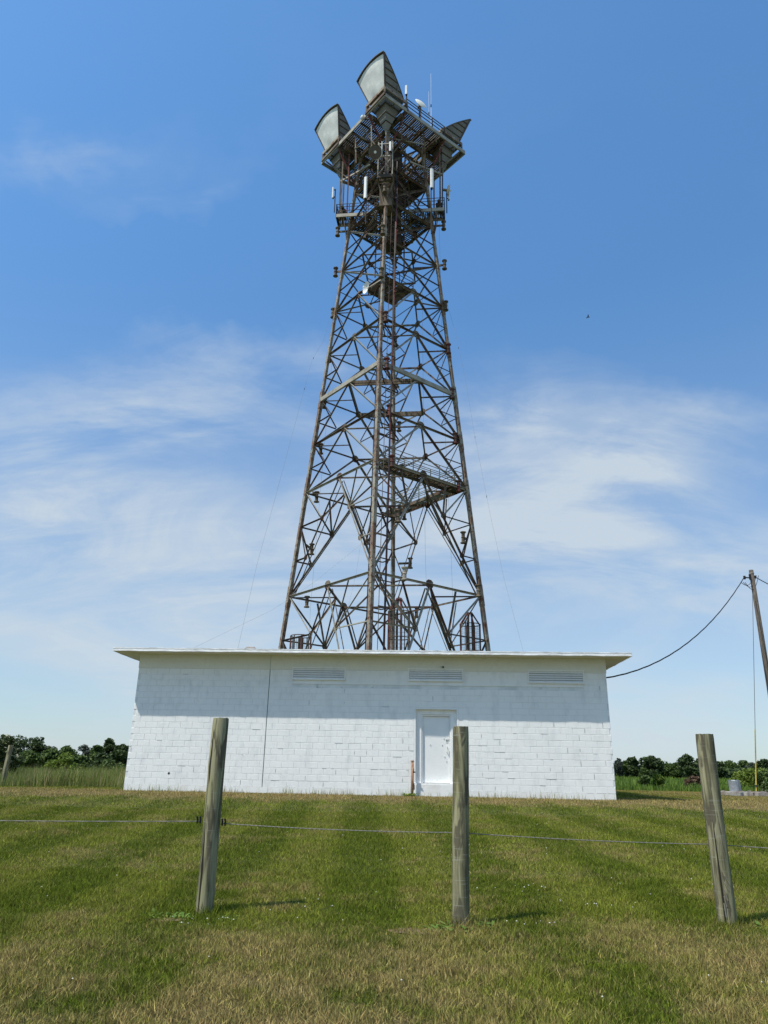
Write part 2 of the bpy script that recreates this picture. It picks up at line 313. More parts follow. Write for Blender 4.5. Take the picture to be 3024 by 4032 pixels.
M['leaf_dark'] = leaf_mat('dark_tree_leaves', (.030, .050, .020), (.082, .118, .038))
M['leaf_mid'] = leaf_mat('green_tree_leaves', (.045, .08, .022), (.115, .165, .042))
M['leaf_grey'] = leaf_mat('greyish_leaves', (.05, .065, .05), (.095, .11, .075))
M['leaf_bush'] = leaf_mat('yellow_green_leaves', (.10, .155, .02), (.19, .24, .04))
M['leaf_flower'] = leaf_mat('flowering_bush_leaves', (.035, .055, .018), (.08, .11, .035), (.42, .42, .28))
M['leaf_red'] = leaf_mat('brown_shrub_leaves', (.09, .055, .035), (.15, .10, .06))
M['leaf_field'] = leaf_mat('tall_field_plants', (.075, .14, .018), (.15, .21, .035))
M['leaf_tall'] = leaf_mat('tall_rough_grass', (.13, .19, .03), (.24, .25, .08), (.33, .27, .14))
M['leaf_weed'] = leaf_mat('weed_leaves', (.085, .16, .022), (.17, .26, .045), (.22, .27, .06))
M['flower'] = mat('white_clover', (.58, .57, .48), .9)
M['field'] = mat('green_field_ground', (.055, .09, .022), .95, 0, (.09, .12, .035), .06, .4, .6, (.035, .055, .016), 1.2, .45, .65, .8, 3, coords='World')

# ------------------------------------------------------------------ ground
def smooth(a, b, t):
    t = np.clip((t - a) / (b - a), 0, 1); return t * t * (3 - 2 * t)
def G(x, y):
    x = np.asarray(x, float); y = np.asarray(y, float)
    z = -1.40 + .03 * smooth(3, 7.5, y) + .52 * np.clip((y - 8) / 15.5, 0, 1) ** .9
    z = z - .10 * smooth(-9, -18, x) * smooth(20, 32, y)
    z = z - .75 * smooth(37, 60, y) + .55 * smooth(110, 260, y) + .35 * smooth(300, 700, y)
    return z
ys = np.concatenate([np.arange(-30, 3, 3.), np.arange(3, 30, .5), np.arange(30, 70, 2.), np.arange(70, 400, 15.), np.array([420, 500, 650, 900, 1300, 2000, 3000, 5000.])])
xs = np.concatenate([-np.array([3000, 1500, 700, 350, 200, 120, 80.]), np.arange(-60, 61, 3.), np.array([80, 120, 200, 350, 700, 1500, 3000.])])
def sheet(name, xs, ys, m, dz=0.0, keep=None):
    XX, YY = np.meshgrid(xs, ys); ZZ = G(XX, YY) + dz; nx = len(xs)
    vs = np.stack([XX.ravel(), YY.ravel(), ZZ.ravel()], 1)
    fs = [(j * nx + i, j * nx + i + 1, (j + 1) * nx + i + 1, (j + 1) * nx + i) for j in range(len(ys) - 1) for i in range(nx - 1)]
    b = MB(); b.v = [tuple(v) for v in vs]; b.f = fs; o = b.build(name, m, smooth=True); o['kind'] = 'structure'; return o
sheet('field_ground', xs, ys, M['field'])
def lawn_edge(x):      # how far back the mown lawn reaches
    return np.where(x < -6, 28.6 + .5 * np.sin(x * .9), 41.0 + .6 * np.sin(x * .7)) + .0 * x
lx = np.concatenate([np.arange(-24, -8, 1.), np.arange(-8, 14, 1.), np.arange(14, 34, 1.)]); ly = np.arange(2.5, 42.5, .5)
XX, YY = np.meshgrid(lx, ly); YE = np.minimum(YY, lawn_edge(XX)); ZZ = G(XX, YE) + .006; nx = len(lx)
b = MB(); b.v = [tuple(v) for v in np.stack([XX.ravel(), YE.ravel(), ZZ.ravel()], 1)]
b.f = [(j * nx + i, j * nx + i + 1, (j + 1) * nx + i + 1, (j + 1) * nx + i) for j in range(len(ly) - 1) for i in range(nx - 1) if YY[j, i] < lawn_edge(XX[j, i]) or YY[j, i + 1] < lawn_edge(XX[j, i + 1])]
o = b.build('lawn', M['lawn'], smooth=True); o['kind'] = 'structure'

def blades(name, pts, hgt, wid, lean, m, segs=1, parent=None, cat=None, label=None, tint=None, kind='stuff', leandir=None):
    """pts Nx3; every blade a tapered strip: segs quads and a tip"""
    n = len(pts); az = RNG.uniform(0, 2 * np.pi, n); la = RNG.uniform(0, 2 * np.pi, n) if leandir is None else leandir + RNG.normal(0, .9, n)
    sx = np.stack([np.cos(az), np.sin(az), np.zeros(n)], 1); ld = np.stack([np.cos(la), np.sin(la), np.zeros(n)], 1)
    hgt = np.broadcast_to(hgt, n) * RNG.uniform(.55, 1.25, n); wid = np.broadcast_to(wid, n) * RNG.uniform(.7, 1.3, n); ln = np.abs(RNG.normal(0, 1, n)) * lean * hgt
    rows = []
    for k in range(segs + 1):
        t = k / (segs + 1); c = pts + ld * (ln * t ** 1.6)[:, None] + np.array([0, 0, 1]) * (hgt * t)[:, None]; ww = (wid * (1 - .45 * t) / 2)[:, None]
        rows += [c - sx * ww, c + sx * ww]
    rows.append(pts + ld * ln[:, None] + np.array([0, 0, 1]) * hgt[:, None])
    V = np.stack(rows, 1); nv = V.shape[1]; base = (np.arange(n) * nv)[:, None]
    loops = []; sizes = []
    quads = [(2 * k, 2 * k + 1, 2 * k + 3, 2 * k + 2) for k in range(segs)]
    idx = np.concatenate([np.array(q_) for q_ in quads] + [np.array([2 * segs, 2 * segs + 1, 2 * segs + 2])]); sz = [4] * segs + [3]
    li = (base + idx[None, :]).ravel(); ls = np.tile(np.array(sz), n); st = np.concatenate([[0], np.cumsum(ls)[:-1]])
    me = bpy.data.meshes.new(name); me.vertices.add(n * nv); me.vertices.foreach_set('co', V.reshape(-1).astype(np.float32))
    me.loops.add(len(li)); me.loops.foreach_set('vertex_index', li.astype(np.int32)); me.polygons.add(len(ls)); me.polygons.foreach_set('loop_start', st.astype(np.int32)); me.polygons.foreach_set('loop_total', ls.astype(np.int32))
    me.update(calc_edges=True)
    a = me.attributes.new('tint', 'FLOAT_VECTOR', 'POINT'); tv = RNG.uniform(0, 1, (n, 3)) if tint is None else tint
    a.data.foreach_set('vector', np.repeat(tv, nv, 0).astype(np.float32).ravel())
    me.materials.append(m); o = bpy.data.objects.new(name, me); C.objects.link(o)
    if parent: o.parent = parent
    tag(o, label, cat, None, kind); return o
def on_lawn(n, y0, y1, half, power=1.0):
    y = y0 + (y1 - y0) * RNG.uniform(0, 1, n) ** power; x = RNG.uniform(-1, 1, n) * (half[0] + half[1] * y)
    return x, y
WALLY = lambda x: 25.9783 - .05206 * (x + 8.5818)
def grass_layer(name, n, y0, y1, hgt, wid, lean, segs, label):
    x, y = on_lawn(n, y0, y1, (.4, .60), .85)
    clump = np.sin(x * 3.1 + np.sin(y * 2.3) * 2) * np.sin(y * 2.7 + np.sin(x * 1.9) * 2)
    inb = (x > -8.62) & (x < 7.8) & (y > WALLY(x) - .02) & (y < 38.6)
    ok = ~inb & (y < lawn_edge(x) + .2); x, y, clump = x[ok], y[ok], clump[ok]
    z = G(x, y) + .003; h = hgt * (1 + .35 * clump) * (1 + .25 * np.sin(x * 9.1) * np.sin(y * 11.3))
    return blades(name, np.stack([x, y, z], 1), h, wid, lean, M['blade'], segs, cat='grass', label=label)
grass_layer('lawn_grass', 330000, 4.3, 10.2, .045, .0062, .75, 1, 'mown green and straw coloured grass around the fence posts')
grass_layer('lawn_grass', 330000, 10.0, 18.5, .046, .0100, .7, 0, 'mown striped grass between fence posts and white building')
grass_layer('lawn_grass', 300000, 18.3, 41.5, .05, .0150, .6, 0, 'dry mown grass in front of and beside the white building')

# ------------------------------------------------------------------ the white block building
YAW = R(-2.98); BX, BY = -8.5818, 25.9783; BW = 16.33; DEP = 12.2
ZF, ZT, ZS = -.6458, 3.215, 3.70            # footing top, band bottom, soffit
bld = empty('utility_building', (BX, BY, 0), 'long white painted concrete block building with flat overhanging roof', 'building', rz=YAW)
CH = .2032; BL = .4064; SEAM = 4.69
D0, D1, DT = 9.745, 11.262, 1.994            # door recess
wall = MB().box(-.001, D0, .0095, DEP, ZF, ZS + .002).box(D1, BW + .001, .0095, DEP, ZF, ZS + .002).box(D0, D1, .0095, DEP, DT, ZS + .002).box(D0, D1, .4, DEP, ZF, DT).build('block_wall', M['mortar'], bld, local=True)
def block_mesh(x0, x1, z0, z1):
    g = .0022; e = .008; p = .012
    x0 += g; x1 -= g; z0 += g; z1 -= g
    vs = [(x0, .012, z0), (x1, .012, z0), (x1, .012, z1), (x0, .012, z1), (x0, .0045, z0), (x1, .0045, z0), (x1, .0045, z1), (x0, .0045, z1),
          (x0 + e, 0, z0 + e), (x1 - e, 0, z0 + e), (x1 - e, 0, z1 - e), (x0 + e, 0, z1 - e)]
    j = random.uniform(-.0016, .0016); tw = random.uniform(-.0012, .0012)
    vs = [(x, y + (j + tw * (x - x0) / (x1 - x0) if y < .02 else 0), z) for x, y, z in vs]
    fs = [(0, 1, 5, 4), (1, 2, 6, 5), (2, 3, 7, 6), (3, 0, 4, 7), (4, 5, 9, 8), (5, 6, 10, 9), (6, 7, 11, 10), (7, 4, 8, 11), (8, 9, 10, 11)]
    return vs, fs
STRIP = (5.50, 15.53, 2.73)                  # smooth lintel strip holding the vents
blocks = []
for r in range(19):
    z0 = ZF + r * CH; z1 = z0 + CH
    for a, bnd in ((0, SEAM - .008), (SEAM + .012, BW)):
        off = (0 if r % 2 else BL / 2) if a == 0 else (0 if r % 2 == 0 else BL / 2)
        x = a - off + (0.09 if a == 0 else 0)
        while x < bnd - .02:
            xa, xb = max(x, a), min(x + BL, bnd); x += BL
            if xb - xa < .05: continue
            segs = [(xa, xb)]
            if z0 < DT - .02:                # cut round the door
                ns_ = []
                for p, q in segs:
                    if q <= D0 or p >= D1: ns_.append((p, q))
                    else:
                        if p < D0 - .03: ns_.append((p, D0))
                        if q > D1 + .03: ns_.append((D1, q))
                segs = ns_
            if z1 > STRIP[2] + .03:
                ns_ = []
                for p, q in segs:
                    if q <= STRIP[0] or p >= STRIP[1]: ns_.append((p, q))
                    else:
                        if p < STRIP[0] - .03: ns_.append((p, STRIP[0]))
                        if q > STRIP[1] + .03: ns_.append((STRIP[1], q))
                segs = ns_
            blocks += [(p, q, z0, z1) for p, q in segs]
def bdist(t):
    s = (t[0] + t[1]) / 2; return -(t[1] - t[0]) / (abs(BX + s) * .2 + 26 + abs(t[2] + .2) * 1.5 - (t[0] * .05))
blocks.sort(key=bdist)
rest = MB()
for i, t in enumerate(blocks):
    vs, fs = block_mesh(*t)
    if i < 300: MB().add(vs, fs).build('concrete_block', M['paint'], wall, local=True)
    else: rest.add(vs, fs)
ck = MB(); rc = random.Random(11)
for (p, q, z0, z1) in blocks:
    low_ = max(0, 1 - (z0 - ZF) / 2.6); zone = (.10 if p > SEAM else .035) * (.25 + low_) * (1.6 if (6.2 < p < 13.2 or p > 13.8) else .8)
    if rc.random() < zone:      # bed joint opened along part of its length
        a = p + rc.uniform(0, .15); ck.box(a, min(q, a + rc.uniform(.08, .36)), -.0012, .011, z0 - .0035, z0 + rc.uniform(.002, .005))
    if rc.random() < zone: ck.box(p - .003, p + rc.uniform(.002, .005), -.0012, .011, z0 + rc.uniform(0, .08), z1 - rc.uniform(0, .06))
ck.build('open_joints', M['seam'], wall, local=True, kind='stuff')
rest.build('concrete_blocks', M['paint'], wall, local=True, kind='stuff')
MB().box(SEAM - .006, SEAM + .010, .004, .03, ZF, ZS).build('control_joint', M['seam'], wall, local=True)
MB().box(.008, BW - .008, -.006, .08, -1.3, ZF).build('footing', M['footing'], bld, local=True)
band = MB().box(-.012, SEAM - .004, -.016, .03, ZT, ZS).box(SEAM + .006, BW + .012, -.016, .03, ZT, ZS)
band.build('top_band', M['cream'], bld, local=True)
stp = MB().box(STRIP[0], STRIP[1], -.010, .03, STRIP[2], ZT - .003)
stp.build('lintel_strip', M['paint'], bld, local=True)
hole = MB().tube([(1.49, -.004, -.278), (1.49, .02, -.278)], .04, 12); hole.build('vent_hole', M['seam'], bld, local=True)
# roof
rf = MB(); OV = .72
rf.box(-OV, BW + OV, -OV + .03, DEP + OV, ZS, ZS + .02, 1).box(-OV + .02, BW + OV - .02, -OV + .05, DEP + OV - .02, ZS + .02, ZS + .10, 0)
roof = rf.build('roof', [M['concrete'], M['soffit']], bld, local=True)
fa = MB(); nseg = 90
def fascia_edge(p, q):
    p = Vector(p); q = Vector(q); d = (q - p).normalized(); o_ = Vector((d.y, -d.x, 0)); prof = [(0, .118), (.016, .12), (.018, .085), (.012, .078), (.014, .035), (.024, .03), (.026, -.004), (.006, -.008)]
    vs = []; n = max(3, int((q - p).length / .19))
    for i in range(n + 1):
        c = p.lerp(q, i / n); wv = random.uniform(-.004, .004); wz = .004 * math.sin(i * .9) + random.uniform(-.005, .005)
        for k, (a, z) in enumerate(prof): vs.append(c + o_ * (a + (wv if k in (2, 3, 4, 5, 6) else 0)) + Vector((0, 0, ZS + z + (wz if k > 4 else wz * .3))))
    m = len(prof); fa.add(vs, [(i * m + k, (i + 1) * m + k, (i + 1) * m + k + 1, i * m + k + 1) for i in range(n) for k in range(m - 1)] + [tuple(range(m))[::-1], tuple(n * m + k for k in range(m))])
fascia_edge((-OV, -OV, 0), (BW + OV, -OV, 0)); fascia_edge((BW + OV, -OV, 0), (BW + OV, DEP + OV, 0)); fascia_edge((-OV, DEP + OV, 0), (-OV, -OV, 0)); fascia_edge((BW + OV, DEP + OV, 0), (-OV, DEP + OV, 0))
fa.build('metal_fascia', M['fascia'], roof, local=True)
dr = MB().add([(3.82, -.60, ZS + .11), (4.32, -.60, ZS + .11), (4.25, -.72, ZS + .11), (3.9, -.74, ZS + .11), (3.93, -.60, ZS + .20), (4.2, -.60, ZS + .21), (4.18, -.69, ZS + .18), (3.96, -.70, ZS + .19)],
     [(0, 1, 5, 4), (1, 2, 6, 5), (2, 3, 7, 6), (3, 0, 4, 7), (4, 5, 6, 7)])
dr.build('bent_flashing', M['concrete'], roof, local=True)
# louvred vents
for (a, bb, zt, zb) in ((5.49, 7.36, 3.30, 2.865), (9.54, 11.44, 3.30, 2.865), (13.66, 15.57, 3.295, 2.845)):
    fr = MB(); y0, y1 = -.07, .0
    fr.box(a, bb, y0, y1, zt - .04, zt).box(a, bb, y0, y1, zb, zb + .035).box(a, a + .035, y0, y1, zb + .035, zt - .04).box(bb - .035, bb, y0, y1, zb + .035, zt - .04)
    v = fr.build('louvre_vent', M['paint'], bld, local=True); n = 5
    for k in range(n):
        z = zb + .035 + (zt - zb - .075) * (k + .5) / n; sl = MB()
        sl.add([(a + .035, y0 + .012, z - .012), (bb - .035, y0 + .012, z - .012), (bb - .035, -.012, z + .034), (a + .035, -.012, z + .034), (a + .035, y0 + .012, z - .034), (bb - .035, y0 + .012, z - .034), (bb - .035, -.012, z + .012), (a + .035, -.012, z + .012)],
               [(0, 1, 2, 3), (7, 6, 5, 4), (0, 4, 5, 1), (1, 5, 6, 2), (2, 6, 7, 3), (3, 7, 4, 0)])
        sl.build('slat', M['paint'], v, local=True)
    MB().box(a + .04, bb - .04, -.0115, -.0105, zb + .04, zt - .045).build('dark_backing', M['seam'], v, local=True)
# door: recess, surround, leaf
sr = MB(); zs_ = ZF + .215
sr.box(D0, D0 + .06, -.006, .10, zs_, DT + .002).box(D1 - .06, D1, -.006, .10, zs_, DT + .002).box(D0 + .06, D1 - .06, -.006, .10, DT - .06, DT + .002)
sr.build('door_surround', M['door'], bld, local=True)
rv = MB(); rv.box(D0 + .06, 10.0, .10, .36, zs_, DT - .06).box(11.005, D1 - .06, .10, .36, zs_, DT - .06).box(10.0, 11.005, .10, .36, 1.775, DT - .06)
rv.build('door_reveal', M['paint'], bld, local=True)
jb = MB(); jb.box(10.0, 10.05, .13, .24, zs_, 1.773).box(10.955, 11.004, .13, .24, zs_, 1.773).box(10.05, 10.955, .13, .24, 1.72, 1.773)
jb.build('door_frame', M['door'], bld, local=True)
door = MB().box(10.054, 10.951, .185, .23, zs_ + .012, 1.714).build('steel_door', M['door'], bld, local=True)
for z in (1.46, .74, -.03): MB().tube([(10.052, .178, z - .09), (10.052, .178, z + .09)], .012, 8).build('hinge', M['door'], door, local=True)
MB().tube([(10.862, .185, .74), (10.862, .13, .74), (10.862, .128, .56), (10.862, .185, .56)], .013, 8).build('pull_handle', M['white'], door, local=True)
MB().box(10.82, 10.93, .165, .185, .955, 1.00).box(10.835, 10.905, .175, .185, .86, .955).build('lock_guard', M['white'], door, local=True)
MB().tube([(10.862, .172, .91), (10.862, .18, .91)], .020, 12).build('lock_cylinder', M['black'], door, local=True)
for (a, z) in ((10.30, .79), (10.70, .79), (10.78, .42), (10.84, .27), (10.76, 1.0)):
    MB().box(a - .012, a + .012, .165, .185, z - .01, z + .012).build('door_bolt', M['white'], door, local=True)
fl = MB()
for k in range(16):
    a = 10.10 + random.random() * .34 + (k % 3) * .16; z = zs_ + .02 + random.random() * .15; r_ = random.uniform(.006, .014)
    fl.add([(a - r_, .184, z - r_), (a + r_, .184, z - r_ * .6), (a + r_ * .6, .172, z + r_), (a - r_, .178, z + r_ * .8)], [(0, 1, 2, 3)])
fl.build('paint_flakes', M['door'], door, local=True, kind='stuff')
MB().box(D0 + .02, D1 - .0, -.035, .38, zs_ - .045, zs_).build('door_sill', M['paint'], bld, local=True)
MB().box(D0 + .03, D1 + .10, -.045, -.006, -1.2, zs_ - .045).build('concrete_step', M['footing'], bld, local=True)

def bp(s, y, z):      # building frame to world
    return Vector((BX + s * math.cos(YAW) - y * math.sin(YAW), BY + s * math.sin(YAW) + y * math.cos(YAW), z))
cm = empty('security_camera', bp(10.73, -.02, 3.36), 'small white security camera above the middle louvred vent', 'camera')
MB().tube([bp(10.70, -.016, 3.375), bp(10.71, -.07, 3.37)], .018, 8).build('mount', M['white'], cm)
MB().tube([bp(10.705, -.06, 3.37), bp(10.745, -.17, 3.34)], [.038, .042], 12).build('housing', M['white'], cm)
MB().tube([bp(10.744, -.168, 3.3405), bp(10.749, -.185, 3.336)], .032, 12).build('lens', M['black'], cm)
pz = empty('standpipe', bp(9.70, -.2, -.9), 'short rusty orange standpipe with a cap beside the white door', 'pipe')
MB().tube([bp(9.70, -.2, -1.0), bp(9.70, -.2, .235)], .045, 14).build('pipe', M['pipe'], pz, smooth=True)
MB().tube([bp(9.70, -.2, .225), bp(9.70, -.2, .27)], .056, 8).build('cap', M['pipe'], pz)
MB().tube([bp(9.745, -.22, .02), bp(9.75, -.235, -.09)], .01, 8).tube([bp(9.72, -.22, -.09), bp(9.80, -.24, -.095)], [.028, .018], 10).build('spigot', M['black'], pz)

# ------------------------------------------------------------------ the tower
TX, TY, TG = .087, 49.8, -.95; PHI = R(-6.41)
DIR = {k: Vector((math.cos(PHI + i * math.pi / 2), math.sin(PHI + i * math.pi / 2), 0)) for i, k in enumerate('RBLF')}
n1 = Vector((math.cos(PHI + 1.25 * math.pi), math.sin(PHI + 1.25 * math.pi), 0))     # out of the left-front face
n2 = Vector((math.cos(PHI - .25 * math.pi), math.sin(PHI - .25 * math.pi), 0))       # out of the right-front face
Zv = Vector((0, 0, 1)); AX = Vector((TX, TY, 0))
def T(a, b, z): return AX + n1 * a + n2 * b + Zv * z
def hd(z): return 7.94 - .101 * z
def leg(k, z): return AX + DIR[k] * hd(z) + Zv * z
tower = empty('lattice_tower', (TX, TY, TG), 'tall rusty four legged lattice microwave relay tower behind the white building', 'tower')
LV = [TG - .1, 11.44, 19.36, 23.29, 27.15, 31.22, 35.23, 39.28, 43.39, 47.38, 52.0]
def part(name, mb, m, smooth_=False, parent=None): return mb.build(name, m, parent or tower, smooth=smooth_)
for k in 'RBLF':
    lg = MB(); p, q = leg(k, LV[0]), leg(k, LV[-1]); mid = leg(k, 27.2)
    lg.beam(p, mid, .25, .25, side=n1).beam(mid, q, .205, .205, side=n1)
    lo = part('leg', lg, M['leg'])
    sp = MB()
    for z in LV[1:-1]:
        a, b_ = leg(k, z - .75), leg(k, z + .75); sp.beam(a, b_, .285 if z < 28 else .24, .285 if z < 28 else .24, side=n1)
        for j in range(8):
            c = a.lerp(b_, (j + .5) / 8)
            for sgn in (-1, 1):
                for nn_ in ((n1, n2), (n2, n1)):
                    for sg2 in (-1, 1):
                        cc = c + nn_[0] * (sg2 * (.145 if z < 28 else .122)) + nn_[1] * (sgn * .085); sp.beam(cc - nn_[0] * .012, cc + nn_[0] * .012, .035)
    part('splice_plates', sp, M['leg'], parent=lo)['kind'] = 'stuff'
FACES = [('L', 'F', n1), ('F', 'R', n2), ('R', 'B', -n1), ('B', 'L', -n2)]
def member(name, p, q, wd, m, nrm, inset=.0):
    d = (Vector(q) - Vector(p)).normalized(); off = -nrm * inset
    return part(name, MB().angle(Vector(p) + d * .12 + off, Vector(q) - d * .12 + off, wd, side=nrm), m)
def gusset(c, nrm, r=.26, m=None):
    b = MB(); a_ = nrm.cross(Zv).normalized(); t = .012
    pts = [(-1, -.55), (-.45, -1), (.45, -1), (1, -.55), (1, .55), (.45, 1), (-.45, 1), (-1, .55)]
    vs = [c + a_ * (x * r) + Zv * (z * r) + nrm * (t * s) for s in (-1, 1) for x, z in pts]
    b.add(vs, [tuple(range(8))[::-1], tuple(range(8, 16))] + [(i, (i + 1) % 8, (i + 1) % 8 + 8, i + 8) for i in range(8)]); part('gusset_plate', b, m or M['steel'])
mid = lambda p, q, t=.5: Vector(p).lerp(Vector(q), t)
for li in range(1, len(LV)):
    z0, z1 = LV[li - 1], LV[li]; heavy = li == 4
    for fi, (a, c, nr) in enumerate(FACES):
        front = fi < 2
        a0, a1, c0, c1 = leg(a, z0), leg(a, z1), leg(c, z0), leg(c, z1); Mp = mid(a1, c1)
        if li < 10:
            sw = .17 if li < 7 else .14
            if heavy and front: part('horizontal_strut', MB().beam(a1 + nr * .06, c1 + nr * .06, .16, .34, side=Zv), M['light'])
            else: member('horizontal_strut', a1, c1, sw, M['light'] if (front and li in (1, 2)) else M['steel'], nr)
        if li <= 6:
            if li <= 2:
                for e0, e1, e in ((a0, a1, a), (c0, c1, c)):
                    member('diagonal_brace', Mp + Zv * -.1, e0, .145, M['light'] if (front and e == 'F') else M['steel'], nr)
                    member('diagonal_brace', Mp - nr * .38 - Zv * .1, e0 - nr * .38, .085, M['steel'], nr)
                    fr_ = (.25, .5, .75) if li == 1 else (.34, .67)
                    prev = e1
                    for t in fr_:
                        J = mid(e1, e0, t); K = mid(Mp, e0, t)
                        member('secondary_brace', J, K, .12, M['thin'] if e != 'F' else M['light'], nr)
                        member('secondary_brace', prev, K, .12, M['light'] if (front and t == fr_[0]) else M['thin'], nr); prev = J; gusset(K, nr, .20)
                    K = mid(Mp, e0, fr_[0]); Nn = mid(Mp, e1)
                    if not (fi == 0 and e == 'L'): member('secondary_brace', Nn, K, .13, M['steel'], nr)
                    Gp = mid(Mp, mid(AX + Zv * z1 + (Mp - AX - Zv * z1), e1, 0), .0)
            else:
                for e0, e1, e in ((a0, a1, a), (c0, c1, c)):
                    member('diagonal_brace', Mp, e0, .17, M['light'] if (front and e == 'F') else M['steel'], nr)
                    J = mid(e1, e0); K = mid(Mp, e0)
                    member('secondary_brace', J, K, .10, M['thin'], nr); member('secondary_brace', e1, K, .09, M['thin'], nr)
            gusset(Mp, nr, .30)
        else:
            Cc = mid(mid(a0, c0), mid(a1, c1))
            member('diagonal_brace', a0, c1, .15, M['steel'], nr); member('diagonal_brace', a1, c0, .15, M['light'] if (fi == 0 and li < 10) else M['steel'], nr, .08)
            if li < 10: member('secondary_brace', mid(a0, a1), mid(c0, c1), .10, M['thin'], nr)
            gusset(Cc, nr, .26)
    if li < 10:      # plan bracing: diamond of face midpoints, and leg to diamond
        ms = [mid(leg(a, z1), leg(c, z1)) for a, c, _ in FACES]
        for i in range(4):
            k_leg = FACES[i][1]; g = mid(ms[i], ms[(i + 1) % 4])
            part('plan_brace', MB().angle(ms[i] - Zv * .08, ms[(i + 1) % 4] - Zv * .08, .15, side=Zv), M['steel'])
            part('plan_brace', MB().angle(leg(k_leg, z1) - Zv * .08, g - Zv * .08, .11, side=Zv), M['thin'])
            if li <= 2:
                z0_ = LV[li - 1]; t = .25 if li == 1 else .34
                for j, fc in enumerate((FACES[i], FACES[(i + 1) % 4])):
                    K = mid(mid(leg(fc[0], z1), leg(fc[1], z1)), leg(k_leg, z0_), t); part('plan_brace', MB().angle(K, g - Zv * .1, .14, side=Zv), M['steel'])
        if li == 4:
            for i in range(4): part('plan_girder', MB().beam(ms[i] - Zv * .1, ms[(i + 1) % 4] - Zv * .1, .12, .4, side=Zv), M['brown'])

# spools that guide the runs down each corner
def spool(c, arm_from, m='brown'):
    s = part('spool', MB().tube([c + Zv * z for z in (-.42, -.36, -.30, -.05, 0, .05, .30, .36, .42)], [.21, .21, .125, .125, .16, .125, .125, .21, .21], 12), M[m])
    if arm_from is not None: MB().beam(c, arm_from, .09, .16).build('arm', M['brown'], s)
def rp(k, r_, t_, z): d = DIR[k]; return AX + d * r_ + Vector((-d.y, d.x, 0)) * t_ + Zv * z
for k in 'LRFB':
    for z, r_, t_ in ((43.4, 4.54, 0), (39.3, 4.57, -.08), (35.25, 4.63, -.12)): spool(rp(k, r_, t_, z), leg(k, z))
    sg_ = -1 if k == 'F' else (.6 if k == 'R' else 1)
    for z, r_, t_ in ((31.2, 4.80, -.30), (27.15, 5.03, -.49), (23.3, 5.2, -.72), (19.4, 5.38, -.97)): spool(rp(k, r_, t_ * sg_, z), rp(k, r_ + .1, 0, z), 'red' if k in 'FR' and z < 32 else 'brown')
    spool(rp(k, 5.65, -1.45 * sg_, 15.4), rp(k, 5.9, -.5 * sg_, 15.45), 'brown')
    spool(rp(k, 5.91 if k in 'LFB' else 6.6, -1.94 * sg_, 11.5), None, 'light' if k == 'F' else 'brown')

# ladder, red pipe and cables beside the front leg
def nearF(z, a, b_): return leg('F', z) - n1 * a - n2 * b_
lad = part('ladder', MB().beam(nearF(TG, .75, .18), nearF(51, .75, .18), .05, .03).beam(nearF(TG, .45, -.22), nearF(51, .45, -.22), .05, .03), M['thin'])
rg = MB()
for i in range(int((51 - TG) / .305)):
    z = TG + .2 + i * .305; rg.beam(nearF(z, .75, .18), nearF(z, .45, -.22), .024)
rg.build('rungs', M['thin'], lad, kind='stuff')
part('waveguide_pipe', MB().tube([nearF(TG, .95, -.2), nearF(45, .95, -.2)], .065, 10), M['red'], True)
for a, b_ in ((.62, -.55), (.2, .62), (.1, .5)): part('cable_run', MB().tube([nearF(TG, a, b_), nearF(24, a, b_), nearF(48, a, b_)], .035, 6), M['black'])
for z in np.arange(3, 46, 3.1):
    part('ladder_bracket', MB().beam(nearF(z, .2, .3), nearF(z, 1.05, .3), .06).beam(nearF(z, .2, -.45), nearF(z, 1.05, -.45), .06).beam(nearF(z, 1.05, .3), nearF(z, 1.05, -.45), .06), M['thin'])

# walkways
def grate(name, P0, du, dv, nu, lu, lv, m=None, bar=.085, parent=None, th=.05):
    """bar grating: nu bars running along dv, spread over lu along du"""
    g = MB()
    for i in range(nu): c = P0 + du * (lu * (i + .5) / nu); g.beam(c, c + dv * lv, bar, th, side=Zv)
    for t in (.02, .5, .98): g.beam(P0 + dv * (lv * t), P0 + dv * (lv * t) + du * lu, .03, .02, side=Zv)
    return g.build(name, m or M['grating'], parent or tower)
def rail(p, q, m, h=1.1, np_=5, rows=(.37, .73, 1.0), thick=.055, parent=None):
    r_ = MB(); p = Vector(p); q = Vector(q)
    for t in rows: r_.tube([p + Zv * (h * t), q + Zv * (h * t)], thick / 2, 6)
    for i in range(np_): c = p.lerp(q, i / (np_ - 1)); r_.beam(c, c + Zv * h, thick * 1.3)
    return r_.build('guard_rail', m, parent or tower)
def face_walk(a, c, nr, z, t0, t1, wid, mfloor, mrail, outer=True, zz=.12):
    p, q = mid(leg(a, z), leg(c, z), t0), mid(leg(a, z), leg(c, z), t1); du = (q - p).normalized(); ln = (q - p).length; p = p + Zv * zz - nr * .1; q = q + Zv * zz - nr * .1
    n = max(1, round(ln / 1.8))
    for i in range(n): grate('walkway_grating', p + du * (ln * i / n + .02), du, -nr, int(12), ln / n - .04, wid, mfloor)
    part('walkway_stringer', MB().beam(p - Zv * .1, q - Zv * .1, .07, .26, side=Zv), M['steel']); part('walkway_stringer', MB().beam(p - nr * wid - Zv * .1, q - nr * wid - Zv * .1, .07, .26, side=Zv), M['steel'])
    k = max(3, int(ln / 1.5)); rail(p, q, mrail, np_=k); rail(p - nr * wid, q - nr * wid, mrail, np_=k)
face_walk('F', 'R', n2, 19.36, .10, .985, .95, M['brown'], M['light'])
face_walk('R', 'B', -n1, 19.36, .02, .95, .95, M['light'], M['light'])
face_walk('F', 'R', n2, 35.23, .05, .50, 2.2, M['dark'], M['thin'])
